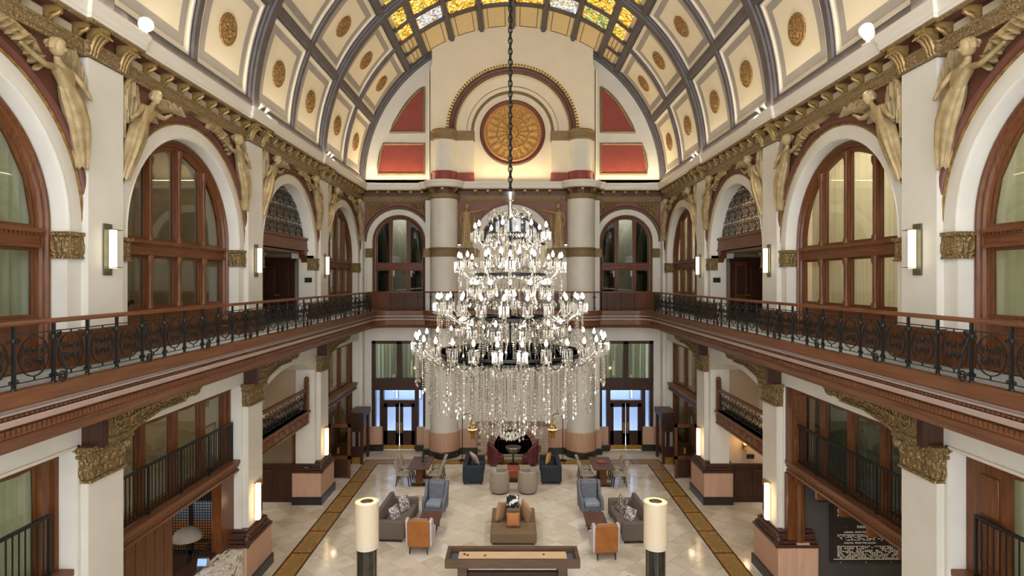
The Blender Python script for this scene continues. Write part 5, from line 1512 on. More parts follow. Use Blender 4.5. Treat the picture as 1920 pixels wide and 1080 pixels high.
t = thing('tray', 'flat reddish tray on the right dining table', 'tray', (TR[0], TR[1] + .1, .76)); MB().sweep([(-.16, -.2), (-.16, .2), (.16, .2), (.16, -.2)], [(0, 0), (0, .04), (.02, .04), (.02, .012)], closed=True).box(-.16, -.2, 0, .16, .2, .014).ob('tray_body', M['rustl'], t)
# ---- navy loveseats
def loveseat(x, y, s, label):
    """s: side on which the back stands"""
    t = thing('loveseat', label, 'sofa', (x, y, 0))
    rbox(-.38, -.78, .08, .38, .78, .42, 'base', M['navyf'], t, .03)
    rbox(s * .22, -.8, .1, s * .4, .8, .78, 'backrest', M['navyf'], t, .05)
    for sy in (-1, 1): rbox(-.4, sy * .62, .1, .4, sy * .82, .72, 'armrest', M['navyf'], t, .04)
    for sy in (-1, 1): rbox(-s * .4, sy * .01, .4, s * .22, sy * .61, .54, 'seat_cushion', M['navyf'], t, .05)
    for sx in (-1, 1):
        for sy in (-1, 1): leg(t, sx * .34, sy * .74, .1, M['dwood'], .06)
    return t
loveseat(-1.55, 23.6, -1, 'dark navy loveseat with a pale pink pillow, left of the rust ottoman')
loveseat(1.52, 23.6, 1, 'dark navy loveseat with an ochre pillow, right of the rust ottoman')
pillow((-1.52, 23.5, .83), (.5, .2, -.9), .5, M['pinkp'], 'pale pink square pillow on the left navy loveseat')
pillow((1.44, 23.55, .8), (.15, .1, 1.25), .46, M['yelp'], 'ochre yellow pillow on the right navy loveseat')
# ---- beige tub chairs
def tub_chair(x, y, rz, label):
    t = thing('tub_chair', label, 'armchair', (x, y, 0), rz, 'beige tub chairs')
    m = MB(); R0, R1 = .37, .25
    def shell(i, j):
        a = radians(-215) + radians(250) * i
        prof = [(R0 - .03, .05), (R0, .12), (R0 + .005, .5), (R0 - .01, .8), (R0 - .05, .84), (R1 + .02, .82), (R1, .5), (R1, .3)]
        p = prof[int(round(j * 7))]; drop = .16 * max(0, (abs(i - .5) - .28) / .22) ** 1.5 if p[1] > .4 else 0
        return (p[0] * cos(a), p[0] * sin(a), p[1] - drop)
    m.grid(shell, 36, 7)
    for e in (0, 1): m.add([shell(e, j / 7) for j in range(8)], [tuple(range(8))])
    o = m.ob('shell', M['beigef'], t); o.rotation_euler = (0, 0, 0)
    MB().lathe([(.3, .08), (.32, .12), (.32, .38), (.29, .44), (0, .45)], 28, 0, .03, 0).ob('seat_cushion', M['beigef'], t)
    MB().lathe([(.27, 0), (.3, .0), (.3, .08), (0, .08)], 24).ob('plinth', M['dwood'], t)
    return t
tub_chair(-.49, 22.05, 0, 'beige tub armchair with its rounded back to the camera, left one of the pair')
tub_chair(.57, 22.05, 0, 'beige tub armchair with its rounded back to the camera, right one of the pair')
def stool(x, y, label):
    t = thing('cube_stool', label, 'stool', (x, y, 0)); rbox(-.23, -.23, .05, .23, .23, .52, 'seat', M['beigef'], t, .04); MB().box(-.2, -.2, 0, .2, .2, .06).ob('plinth', M['dwood'], t)
stool(-.42, 23.45, 'low square beige stool left of the rust leather ottoman'); stool(.5, 23.45, 'low square beige stool right of the rust leather ottoman')
t = thing('leather_ottoman', 'square rust leather ottoman between two beige stools', 'ottoman', (.03, 23.35, 0)); rbox(-.24, -.3, .14, .24, .35, .5, 'cushion', M['rustl'], t, .05); MB().box(-.25, -.31, .08, .25, .36, .18).ob('frame', M['dwood'], t)
for x_ in (-.2, .2):
    for y_ in (-.26, .3): leg(t, x_, y_, .1, M['dwood'], .05)
# ---- wing chairs
def wing_chair(x, y, rz, label, outer, inner, seatm, cat='armchair', h=1.08):
    """faces -y"""
    t = thing('wing_chair', label, cat, (x, y, 0), rz)
    rbox(-.31, -.34, .2, .31, .3, .36, 'base', outer, t, .03)
    rbox(-.26, -.38, .35, .26, .2, .5, 'seat_cushion', seatm, t, .05)
    b = MB().prism([(-.33, .2), (.33, .2), (.34, h - .1), (.29, h), (-.29, h), (-.34, h - .1)], lambda x_, z_, d: (x_, d + .06 * (z_ - .2), z_), .22, .34); o = b.ob('outer_back', outer, t); bevel(o, .03)
    b = MB().prism([(-.28, .4), (.28, .4), (.29, h - .12), (.25, h - .03), (-.25, h - .03), (-.29, h - .12)], lambda x_, z_, d: (x_, d + .06 * (z_ - .2), z_), .1, .24); o = b.ob('backrest', inner, t); bevel(o, .05, 3)
    for sx in (-1, 1):
        o = MB().prism([(.3, .2), (-.36, .2), (-.38, .55), (-.3, .64), (-.06, .68), (.02, .8), (.04, h - .06), (.16, h + .01), (.33, h - .02)], lambda y_, z_, d: (sx * (.29 + d + .02 * (z_ - .2)), y_ + .05 * (z_ - .2), z_), 0, .09).ob('wing', outer if outer is not M['orangel'] else inner, t); bevel(o, .035, 3)
        leg(t, sx * .26, -.29, .22, M['dwood'], .05); leg(t, sx * .26, .28, .22, M['dwood'], .05, dy=.05)
    return t
wing_chair(-2.63, 19.95, -.12, 'blue-grey wing chair facing the camera, left of the tan ottoman', M['greyf'], M['greyf'], M['seatf'])
wing_chair(2.66, 20.0, .12, 'blue-grey wing chair facing the camera, right of the tan ottoman', M['greyf'], M['greyf'], M['seatf'])
wing_chair(-2.72, 17.35, pi - .06, 'wing chair with orange leather back to the camera, left of the tan ottoman', M['orangel'], M['lavf'], M['lavf'], h=1.02)
wing_chair(2.66, 17.0, pi + .08, 'wing chair with orange leather back to the camera, right of the tan ottoman', M['orangel'], M['lavf'], M['lavf'], h=1.02)
# ---- coffee tables
def coffee_table(x, y, rz, label):
    t = thing('coffee_table', label, 'table', (x, y, 0), rz)
    MB().box(-.33, -.5, .4, .33, .5, .46).ob('table_top', M['twood'], t, bev=.006)
    for sx in (-1, 1):
        for sy in (-1, 1): leg(t, sx * .27, sy * .42, .4, M['iron'], .05, dx=-sx * .05)
    MB().box(-.24, -.02, .1, .24, .02, .14).ob('stretcher', M['iron'], t)
coffee_table(-2.62, 18.55, 0, 'low walnut coffee table between the two left wing chairs')
coffee_table(2.62, 18.5, 0, 'low walnut coffee table between the two right wing chairs')
# ---- sofas
def sofa(x, y, s, rz, label):
    t = thing('sofa', label, 'sofa', (x, y, 0), rz)
    rbox(-.42, -1.0, .1, .42, 1.0, .3, 'base', M['taupef'], t, .03)
    MB().prism([(s * .2, .1), (s * .46, .1), (s * .5, .8), (s * .36, .84), (s * .26, .5)], lambda x_, z_, y_: (x_, y_, z_), -1.0, 1.0).ob('backrest', M['taupef'], t, bev=.04)
    for sy in (-1, 1): rbox(-.46, sy * .86, .08, .48, sy * 1.06, .64, 'armrest', M['taupef'], t, .04)
    for sy in (-1, 1): rbox(-s * .46, sy * .01, .28, s * .26, sy * .85, .46, 'seat_cushion', M['taupef'], t, .05)
    for sy in (-1, 1): MB().box(-.4, sy * .95, 0, .4, sy * 1.0, .1).ob('plinth', M['dwood'], t)
    return t
sofa(-3.72, 18.85, -1, -.05, 'taupe fabric sofa with two damask pillows left of the coffee table'); sofa(3.74, 18.75, 1, .05, 'taupe fabric sofa with two damask pillows right of the coffee table')
pillow((-3.7, 18.35, .66), (-.35, 0, 1.2), .48, M['pat1'], 'grey and white damask pillow on the left sofa, nearer one')
pillow((-3.55, 19.15, .68), (-.3, .1, 1.1), .52, M['pat1'], 'grey and white damask pillow on the left sofa, farther one')
pillow((3.68, 18.3, .64), (-.35, 0, -1.0), .46, M['pat1'], 'pale damask pillow on the right sofa, nearer one')
pillow((3.55, 19.05, .68), (-.35, .1, -1.2), .52, M['patd'], 'dark brown damask pillow on the right sofa, farther one')
# ---- large tan ottoman with centre block
t = thing('round_back_ottoman', 'large square tan ottoman with pillows around a centre block', 'ottoman', (.03, 18.55, 0))
rbox(-.7, -.98, .06, .7, .98, .4, 'seat', M['tanf'], t, .05); rbox(-.22, -.25, .38, .22, .3, .82, 'centre_block', M['tanf'], t, .05)
MB().box(-.62, -.9, 0, .62, .9, .07).ob('plinth', M['dwood'], t)
MB().box(-.7, -.35, .401, .7, -.33, .405).ob('seam', M['beigef'], t)
pillow((.02, 17.98, .62), (-.3, 0, 0), .42, M['orangep'], 'orange square pillow at the front of the tan ottoman')
pillow((.0, 18.45, 1.0), (-.25, .06, 0), .4, M['pat2'], 'black and white patterned pillow on top of the ottoman block', h=.4)
pillow((-.36, 18.5, .66), (0, .34, 1.05), .6, M['peachp'], 'peach pillow leaning on the left side of the ottoman block')
pillow((.41, 18.5, .66), (0, -.34, 2.1), .6, M['peachp'], 'peach pillow leaning on the right side of the ottoman block')
# ---- shuffleboard table
t = thing('shuffleboard_table', 'long wooden shuffleboard table with pale playfield in the foreground', 'game table', (0, 15.37, 0))
f = MB().sweep([(-1.74, -.41), (-1.74, .41), (1.74, .41), (1.74, -.41)], [(0, .6), (0, .82), (.1, .82), (.1, .62)], closed=True, closed_prof=True); f.ob('frame', M['gwood'], t, bev=.008)
MB().box(-1.66, -.33, .6, 1.66, .33, .66).ob('gutter_floor', plain('blue_grey_gutter', '#4f5c68', None, .7), t)
MB().box(-1.42, -.22, .66, 1.42, .22, .75).ob('playfield', M['maple'], t)
for x_ in (-1.3, 1.3):
    MB().box(x_ - .12, -.3, 0, x_ + .12, .3, .6).ob('leg', M['gwood'], t, bev=.008); MB().box(x_ - .16, -.36, 0, x_ + .16, .36, .06).ob('foot', M['gwood'], t)
MB().box(-1.2, -.06, .22, 1.2, .06, .34).ob('stretcher', M['dwood'], t)
pk = MB().lathe([(.03, 0), (.032, .012), (.03, .022), (.0, .024)], 12).mesh('puck', M['burgl']); pk2 = MB().lathe([(.03, 0), (.032, .012), (.03, .022), (.0, .024)], 12).mesh('puck', M['nickel'])
for i, (x_, y_, m_, lb) in enumerate(((-1.27, .05, pk, 'dark red puck near the left end of the shuffleboard, left one'), (-1.18, .0, pk, 'dark red puck near the left end of the shuffleboard, right one'), (-.72, -.02, pk2, 'grey puck left of the middle of the shuffleboard'), (.82, .04, pk2, 'grey puck right of the middle of the shuffleboard'))):
    tag(link('puck', m_, None, (x_, 15.37 + y_, .75)), lb, 'puck', 'shuffleboard pucks')
# ---- column floor lamps
M['shade'] = emitter('glowing_shade', '#ffdca8', .13, '#d8c9ae')
M['bronze'] = plain('dark_bronze', '#3a3632', '#57524b', .3, .7, scale=6)
for sx, nm in ((-1, 'left'), (1, 'right')):
    t = thing('column_lamp', 'tall column lamp with a glowing cylinder shade and dark bronze post, %s foreground' % nm, 'floor lamp', (-3.565 if sx < 0 else 3.5, 14.3, 0))
    MB().lathe([(.24, 0), (.24, .06), (.235, .08), (.235, 1.46)], 32).ob('post', M['bronze'], t)
    for k in range(6):
        a = k * pi / 3 + .5; MB().box(.235 * cos(a) - .012, .235 * sin(a) - .012, .08, .235 * cos(a) + .012, .235 * sin(a) + .012, 1.46).ob('fluting', M['nickel'], t)
    MB().lathe([(.28, 1.46), (.285, 1.5), (.285, 2.58), (.16, 2.59), (.16, 2.5)], 36).ob('shade', M['shade'], t)
    MB().lathe([(0, 2.5), (.165, 2.5), (.165, 2.585)], 28).ob('top_plate', M['bronze'], t)
    MB().lathe([(.287, 1.5), (.289, 1.52), (.289, 1.56), (.287, 1.58)], 36).ob('shade_rim', M['white'], t)
    point_light('column_lamp_glow', (-3.565 if sx < 0 else 3.5, 14.3, 2.75), 10, (1, .8, .52), .1)
# ---- arc lamps with brass lanterns
for sx, nm in ((-1, 'left'), (1, 'right')):
    t = thing('arc_lamp', 'thin black arched floor lamp stand %s of the fireplace' % nm, 'floor lamp', (sx * 2.22, 25.85, 0))
    MB().lathe([(.17, 0), (.17, .03), (.03, .05)], 20).ob('base', M['iron'], t)
    MB().tube([(0, 0, .03), (0, 0, 1.85)] + [(-sx * (.24 - .24 * cos(a)), 0, 1.85 + .24 * sin(a)) for a in [pi * .85 * i / 8 for i in range(1, 9)]], .02, 6).ob('stand', M['iron'], t)
    t = thing('lantern', 'pierced brass lantern hanging from the %s arched stand' % nm, 'lantern', (sx * 1.77, 25.85, .95))
    MB().lathe([(.02, .0), (.08, .02), (.06, .12), (.1, .2), (.05, .24), (.16, .34), (.2, .42), (.2, .5), (.12, .58), (.09, .62), (.13, .68), (.06, .76), (.05, .86), (.015, .9)], 20).ob('body', M['brass'], t)
    MB().lathe([(.203, .44), (.207, .46), (.203, .48)], 20).ob('glow_band', emitter('lantern_glow', '#ffe0a0', 2.5), t)
    MB().tube([(0, 0, .9), (0, 0, 1.08)], .008, 5).ob('chain', M['iron'], t)
# ---- fireplace
t = thing('fireplace', 'pale stone fireplace with a dark arched opening between the columns', 'fireplace', (.03, 26.9, 0))
st = MB()
def brick_row():
    out = []
    for r in range(9):
        z0 = .02 + r * .15; x = -1.6 + (.12 if r % 2 else 0)
        while x < 1.58:
            L = random.uniform(.28, .5); x1 = min(1.6, x + L)
            cx = (x + x1) / 2
            if hypot(cx, z0 + .07 - .35) > 1.12 or z0 > 1.3: out.append((x, x1, z0, z0 + .14))
            x = x1 + .012
    return out
sm_ = plain('fireplace_stone', '#a3927e', '#bba892', .8, scale=4, rand=True, bmp=.3)
MB().box(-1.6, -.3, 0, -1.0, 0, 1.38).box(1.0, -.3, 0, 1.6, 0, 1.38).ob('stone_backing', plain('mortar', '#7d6e5e', None, .9), t)
for x0, x1, z0, z1 in brick_row(): MB().box(x0, -.3 - random.uniform(.03, .07), z0, x1, 0, z1).ob('stone_block', sm_, t)
MB().box(-1.68, -.42, 1.38, 1.68, 0, 1.5).ob('mantel_shelf', plain('mantel_stone', '#6f5c4a', '#826d58', .6), t, bev=.01)
for i in range(17):
    a0, a1 = pi * i / 17 + .012, pi * (i + 1) / 17 - .012
    MB().prism([(r * cos(a), .35 + r * sin(a)) for r, a in ((.88, a0), (1.1, a0), (1.1, a1), (.88, a1))], lambda x_, z_, y_: (x_, y_, z_), -.4, -.05).ob('arch_brick', plain('arch_brick', '#8a6a55', '#9a7b66', .8) if i == 0 else bpy.data.materials['arch_brick'], t)
MB().lathe([(0, 0), (.88, 0)], 24).map(lambda x_, y_, z_: (x_, -.06, .35 + max(-.35, y_))).ob('firebox', plain('firebox_black', '#0d0b0a', None, .95), t)  # flat black disc closing the arched opening
t = thing('fire_screen', 'black iron fire screen standing in front of the fireplace', 'fire screen', (.03, 26.3, 0))
m = MB(); m.tube([(-.68, 0, 0), (-.68, 0, .82)], .015, 5).tube([(.68, 0, 0), (.68, 0, .82)], .015, 5).tube([(-.68, 0, .82), (.68, 0, .82)], .015, 5).tube([(-.68, 0, .06), (.68, 0, .06)], .012, 5); m.ob('frame', M['iron'], t)
m = MB()
for i in range(16): m.tube([(-.6 + i * .08, 0, .06), (-.6 + i * .08, 0, .82)], .006, 4)
m.ob('bars', M['iron'], t)['kind'] = 'stuff'
for x_ in (-.6, .6): MB().box(x_ - .02, -.15, 0, x_ + .02, .15, .03).ob('foot', M['iron'], t)
# burgundy armchairs and round table by the fire
def club(x, y, rz, label):
    t = thing('club_chair', label, 'armchair', (x, y, 0), rz, 'burgundy armchairs by the fireplace')
    rbox(-.3, -.28, .14, .3, .28, .44, 'seat', M['burgl'], t, .05); m = MB()
    def sh(i, j):
        a = radians(90) + radians(190) * (i - .5) + pi / 2
        p = [(.36, .12), (.38, .5), (.38, .95), (.34, 1.0), (.3, .95), (.29, .4)][int(round(j * 5))]; d_ = .3 * abs(2 * i - 1) ** 2 if p[1] > .6 else 0
        return (p[0] * cos(a), p[0] * sin(a), p[1] - d_)
    m.grid(sh, 24, 5)
    for e in (0, 1): m.add([sh(e, j / 5) for j in range(6)], [tuple(range(6))])
    m.ob('back_shell', M['burgl'], t)
    for sx in (-1, 1):
        for sy in (-1, 1): leg(t, sx * .24, sy * .22, .15, M['dwood'], .05)
club(-.72, 25.3, .25, 'burgundy leather armchair by the fireplace, left of the round table'); club(.76, 25.3, pi - .25, 'burgundy leather armchair by the fireplace, right of the round table')
t = thing('round_table', 'round silver-topped pedestal table in front of the fireplace', 'table', (.03, 25.35, 0))
MB().lathe([(.0, .74), (.33, .74), (.34, .755), (.33, .77), (0, .77)], 30).ob('table_top', M['silver'], t); MB().lathe([(.25, 0), (.22, .03), (.04, .06), (.035, .4), (.05, .68), (.1, .74)], 16).ob('pedestal', M['dwood'], t); MB().lathe([(.18, .5), (.22, .55), (.29, .6), (.32, .735), (.28, .735)], 24).ob('skirt', M['nickel'], t)
# ================================================================ sculpted figures
def skin(nodes, edges, root, levels=2):
    names = list(nodes); idx = {n: i for i, n in enumerate(names)}
    me = bpy.data.meshes.new('t'); me.from_pydata([nodes[n][0] for n in names], [(idx[a], idx[b]) for a, b in edges], [])
    o = bpy.data.objects.new('t', me); COL.objects.link(o)
    sk = o.modifiers.new('skin', 'SKIN'); sk.use_smooth_shade = True
    for i, n in enumerate(names):
        r = nodes[n][1]; v = me.skin_vertices[0].data[i]
        v.radius = r if isinstance(r, tuple) else (r, r); v.use_root = (n == root)
    sb = o.modifiers.new('sub', 'SUBSURF'); sb.levels = levels; sb.render_levels = levels
    bpy.context.view_layer.update()
    m = bpy.data.meshes.new_from_object(o.evaluated_get(bpy.context.evaluated_depsgraph_get()))
    bpy.data.objects.remove(o)
    return m
def finish(me, name, mat):
    me.name = name; me.materials.clear(); me.materials.append(mat)
    me.polygons.foreach_set('use_smooth', [True] * len(me.polygons)); return me
def head_builder(c, r, yaw=0, tilt=0):
    """carved head: brow, nose, lips, chin; faces -y before turning"""
    mb = MB()
    def fn(i, j):
        a = 2 * pi * i; t = pi * j
        x, y, z = sin(t) * cos(a), sin(t) * sin(a), cos(t)
        f = max(0, -y)
        w = .78 - .12 * max(0, -z) ; X = x * w; Y = y * .95; Z = z * 1.12
        Y -= .22 * math.exp(-((x / .12) ** 2 + ((z + .08) / .2) ** 2)) * (f > .2)          # nose
        Y -= .07 * math.exp(-((x / .2) ** 2 + ((z + .42) / .09) ** 2)) * (f > .2)           # lips
        Y -= .12 * math.exp(-((x / .25) ** 2 + ((z + .75) / .15) ** 2)) * (f > .1)          # chin
        for sx in (-1, 1): Y += .1 * math.exp(-(((x - sx * .3) / .13) ** 2 + ((z - .08) / .1) ** 2)) * (f > .2)
        return Vector((X * r, Y * r, Z * r))
    mb.grid(fn, 28, 18, wu=True)
    R = Matrix.Translation(c) @ Matrix.Rotation(yaw, 4, 'Z') @ Matrix.Rotation(tilt, 4, 'X')
    mb.v = [tuple(R @ Vector(p)) for p in mb.v]
    hair = MB()
    def hf(i, j):
        a = 2 * pi * i; t = pi * .62 * j
        k = 1.1 + .07 * sin(a * 9 + 5 * j) * (j > .1)
        x, y, z = sin(t) * cos(a), sin(t) * sin(a), cos(t)
        if y < -.35 and z < .42: k *= .8
        return Vector((x * .8 * r * k, (y * .98 + .1) * r * k, (z * 1.12 + .03) * r * k))
    hair.grid(hf, 30, 10, wu=True); hair.ball((0, r * 1.1, r * .35), r * .45, 10, 7)
    hair.v = [tuple(R @ Vector(p)) for p in hair.v]
    return mb, hair
def wing_part(root, tips, w, name='wing'):
    """feathered wing: blades fanned from points along the arm of the wing"""
    mb = MB()
    n = len(tips)
    for k, (a, b) in enumerate(tips):
        a, b = Vector(a), Vector(b); d = b - a; L = d.length; d.normalize(); side_ = Vector((d.z, 0, -d.x))
        ww = w * (.8 + .4 * random.random()); y0 = -.02 * (k % 3)
        st = []
        for t, f in ((0, .5), (.25, 1), (.6, .95), (.85, .7), (1, .08)):
            c = a + d * L * t
            st.append((c - side_ * ww * f + Vector((0, .03, 0)), c + Vector((0, y0 - .045, 0)), c + side_ * ww * f + Vector((0, .03, 0))))
        vs = [p for s_ in st for p in s_]; fs = []
        for i in range(4):
            for j in range(2): fs.append((i * 3 + j, (i + 1) * 3 + j, (i + 1) * 3 + j + 1, i * 3 + j + 1))
        mb.add(vs, fs)
    mb.tube(root, [.05] * len(root), 8)
    return mb
def lerp(a, b, t): return tuple(x + (y - x) * t for x, y in zip(a, b))
def along(pts, t):
    k = t * (len(pts) - 1); i = min(int(k), len(pts) - 2); return lerp(pts[i], pts[i + 1], k - i)
def drape(path, n=30, m=22, folds=7, amp=.12):
    mb = MB()
    def fn(i, j):
        c, rx, ry = along([(p[0], p[1], p[2], p[3], p[4]) for p in path], j)[:3], along(path, j)[3], along(path, j)[4]
        a = 2 * pi * i
        k = 1 + amp * (.25 + .75 * j) * sin(folds * a + 2.2 * j + .8 * sin(3 * a))
        return (c[0] + rx * k * cos(a), c[1] + ry * k * sin(a), c[2] + .02 * sin(folds * a) * (j > .95))
    mb.grid(fn, m, n, wu=False) if False else mb.grid(lambda i, j: fn(i, j), 44, n, wu=True)
    return mb
# winged figure: x along the wall from the pilaster to the arch crown, y out of the wall is negative, z from 9.85
def angel_parts():
    N = {'pel': ((.36, -.15, .92), .13), 'waist': ((.47, -.17, 1.1), .1), 'chest': ((.6, -.19, 1.27), .13), 'neck': ((.71, -.2, 1.44), .05), 'jaw': ((.75, -.21, 1.52), .05),
         'sl': ((.78, -.19, 1.33), .055), 'el': ((1.0, -.24, 1.28), .045), 'hl': ((1.24, -.2, 1.4), .032), 'fl': ((1.36, -.19, 1.46), .03),
         'sr': ((.44, -.19, 1.36), .055), 'er': ((.26, -.25, 1.2), .045), 'hr': ((.12, -.24, 1.08), .032), 'fr': ((.06, -.22, 1.04), .03),
         'k1': ((.2, -.17, .52), .11), 'a1': ((.1, -.11, .14), .05), 't1': ((.07, -.14, .03), .035), 'k2': ((.27, -.13, .5), .1), 'a2': ((.15, -.09, .12), .045)}
    E = [('pel', 'waist'), ('waist', 'chest'), ('chest', 'neck'), ('neck', 'jaw'), ('chest', 'sl'), ('sl', 'el'), ('el', 'hl'), ('hl', 'fl'), ('chest', 'sr'), ('sr', 'er'), ('er', 'hr'), ('hr', 'fr'),
         ('pel', 'k1'), ('k1', 'a1'), ('a1', 't1'), ('pel', 'k2'), ('k2', 'a2')]
    body = finish(skin(N, E, 'pel'), 'figure', M['relief'])
    hd, hr = head_builder((.77, -.24, 1.61), .115, -.3, .15)
    out = [('figure', body), ('head', hd.mesh('head', M['relief'])), ('hair', hr.mesh('hair', M['relief']))]
    dr = drape([(.48, -.16, 1.12, .13, .11), (.38, -.16, .95, .18, .14), (.28, -.16, .7, .18, .15), (.19, -.14, .42, .15, .13), (.12, -.11, .16, .11, .1), (.08, -.09, -.03, .08, .08)], amp=.16)
    out.append(('drapery', dr.mesh('drapery', M['relief'])))
    # apex side wing: from the shoulder along the architrave
    root = [(.8, -.06, 1.36), (1.02, -.07, 1.62), (1.35, -.07, 1.73), (1.75, -.06, 1.74)]
    tips = []
    for k in range(16):
        t = k / 15; a = along(root, t); zl = -.98 + sqrt(max(0, 2.72 ** 2 - (2.47 - (a[0] + .3 + .25 * t)) ** 2))
        tips.append(((a[0], -.05, a[2]), (a[0] + .28 + .32 * t, -.04, max(zl + .05, a[2] - .34))))
    for k in range(10):
        t = k / 9; a = along(root, t); tips.append(((a[0], -.08, a[2]), (a[0] + .2, -.08, a[2] - .17)))
    out.append(('wing', wing_part(root, tips, .05).mesh('wing', M['relief'])))
    # pilaster side wing folded down
    root = [(.5, -.06, 1.42), (.42, -.07, 1.7), (.24, -.07, 1.76), (.1, -.07, 1.55), (.05, -.07, 1.3)]
    tips = []
    for k in range(14):
        t = k / 13; a = along(root, t); tips.append(((a[0], -.05, a[2]), (max(.03, .36 - .33 * t), -.04, a[2] - .5 - .3 * t)))
    for k in range(8):
        t = k / 7; a = along(root, t); tips.append(((a[0], -.08, a[2]), (a[0] - .0, -.08, a[2] - .26)))
    out.append(('wing', wing_part(root, tips, .045).mesh('wing', M['relief'])))
    return out
ang = angel_parts()
for s, nm in ((-1, 'left'), (1, 'right')):
    for k, yc in enumerate(BAYS):
        for sg, pos in ((1, 'near'), (-1, 'far')):
            y0 = yc - sg * 2.47
            if y0 < 5.2: continue
            e = bpy.data.objects.new('angel_relief', None); COL.objects.link(e); e.empty_display_size = .2
            tag(e, 'cream winged angel relief over the %s side of the %s arch, %s wall' % (pos, ord_[k], nm), 'relief', 'angel reliefs in the spandrels')
            # local x -> along the wall, local y -> depth, local z up
            sc = 1.03
            e.matrix_world = Matrix(((0, s, 0, s * 7.09), (sg, 0, 0, y0), (0, 0, 1, 9.84), (0, 0, 0, 1))) @ Matrix.Scale(sc, 4)
            for n_, me in ang: link(n_, me, e)
# standing women on the end wall
def woman_parts():
    N = {'pel': ((0, -.12, 1.0), (.15, .11)), 'waist': ((0.0, -.12, 1.2), (.12, .09)), 'chest': ((0, -.13, 1.42), (.15, .1)), 'neck': ((.0, -.13, 1.64), .05), 'jaw': ((.02, -.14, 1.7), .05),
         'sl': ((.17, -.12, 1.54), .055), 'el': ((.42, -.14, 1.56), .042), 'hl': ((.68, -.13, 1.64), .03), 'fl': ((.8, -.12, 1.67), .025),
         'sr': ((-.17, -.12, 1.52), .055), 'er': ((-.24, -.12, 1.24), .045), 'hr': ((-.22, -.16, 1.0), .033), 'fr': ((-.2, -.17, .9), .03),
         'k1': ((.06, -.14, .55), .1), 'a1': ((.06, -.1, .12), .05), 't1': ((.07, -.2, .05), .04), 'k2': ((-.08, -.12, .55), .1), 'a2': ((-.07, -.1, .12), .05)}
    E = [('pel', 'waist'), ('waist', 'chest'), ('chest', 'neck'), ('neck', 'jaw'), ('chest', 'sl'), ('sl', 'el'), ('el', 'hl'), ('hl', 'fl'), ('chest', 'sr'), ('sr', 'er'), ('er', 'hr'), ('hr', 'fr'), ('pel', 'k1'), ('k1', 'a1'), ('a1', 't1'), ('pel', 'k2'), ('k2', 'a2')]
    body = finish(skin(N, E, 'pel'), 'figure', M['statue'])
    hd, hr = head_builder((.03, -.16, 1.8), .12, .7)
    dr = drape([(0, -.13, 1.46, .18, .12), (0, -.13, 1.22, .15, .11), (0, -.13, 1.0, .2, .14), (0, -.13, .6, .21, .15), (0, -.12, .2, .22, .15), (0, -.12, .03, .25, .16)], folds=9)
    cl = MB().grid(lambda i, j: (.12 + .3 * i * (1 - .4 * j), -.03 - .03 * sin(i * 14), 1.5 - .95 * j - .1 * i), 12, 8)
    bs = MB().box(-.3, -.3, 0, .3, 0, .05)
    return [('figure', body), ('head', hd.mesh('head', M['statue'])), ('hair', hr.mesh('hair', M['statue'])), ('drapery', dr.mesh('drapery', M['statue'])), ('cloak', cl.mesh('cloak', M['statue'])), ('plinth', bs.mesh('plinth', M['statue']))]
wm = woman_parts()
for sx, nm in ((-1, 'left'), (1, 'right')):
    e = thing('statue_relief', 'gilded standing draped woman relief with outstretched arm, %s of the central arch' % nm, 'relief', (sx * 2.12, 26.9, 9.47), 0, 'standing women on the end wall')
    e.scale = (-sx * 1.06, 1.06, 1.06)
    for n_, me in wm: link(n_, me, e)
# ================================================================ second bay, ground floor rooms
# left: timber screen, steel grid partition, marble desk and mushroom lamp
Mp = side(-1)
g = MB(); mbox(g, Mp, 10.5, 12.75, 7.42, 7.5, 0, 2.98)
pn = g.ob('timber_panelling', M['mahog'], walls[-1])
for i in range(7):
    g = MB(); mbox(g, Mp, 10.55 + i * .31, 10.84 + i * .31, 7.405, 7.43, 0, 2.98); g.ob('board', M['mahog'], pn)
g = MB(); mbox(g, Mp, 14.65, 15.32, 7.3, 7.55, 0, 2.98); g.ob('timber_post', M['mahog'], walls[-1])
t = thing('grid_partition', 'dark steel grid partition with blue and orange light behind it, left side room', 'partition', (-8.75, 15.35, 0))
f = MB()
for x in (-1.2, -.45, .3, .95): f.box(x - .04, -.04, 0, x + .04, .04, 2.95)
f.box(-1.2, -.04, .8, .95, .04, .9); f.box(-1.2, -.04, 2.2, .95, .04, 2.95); f.box(-1.2, -.04, 1.15, .95, .04, 1.19); f.ob('frame', M['iron'], t)
MB().box(-1.2, -.03, 0, .95, .03, .8).ob('lower_panel', M['dwood'], t)
gr = MB()
for i in range(30): gr.box(-1.16 + i * .07, -.012, .9, -1.148 + i * .07, .012, 2.2)
for i in range(19): gr.box(-1.2, -.012, .9 + i * .07, .95, .012, .912 + i * .07)
gr.ob('wire_grid', M['iron'], t)['kind'] = 'stuff'
g = MB(); mbox(g, Mp, 15.62, 15.66, 7.6, 10.4, 0, 1.55); g.ob('bar_back_wall', plain('amber_glow_wood', '#b9743a', '#c98648', .5), walls[-1])  # orange backlight of the bar put into the wood colour
g = MB(); mbox(g, Mp, 15.62, 15.66, 7.6, 10.4, 1.55, 2.98); g.ob('bar_back_wall', plain('blue_glow_tone', '#7f8ea6', '#8b99b0', .6), walls[-1])  # bluish light of the bar's upper half put into the wall colour
area_light('bar_lamp', (-8.7, 15.5, 2.9), (0, 0, 0), 2.0, .12, 60, (1, .86, .7))
t = thing('marble_desk', 'white veined marble reception desk in front of the nearer left pedestal', 'desk', (-7.2, 14.2, 0))
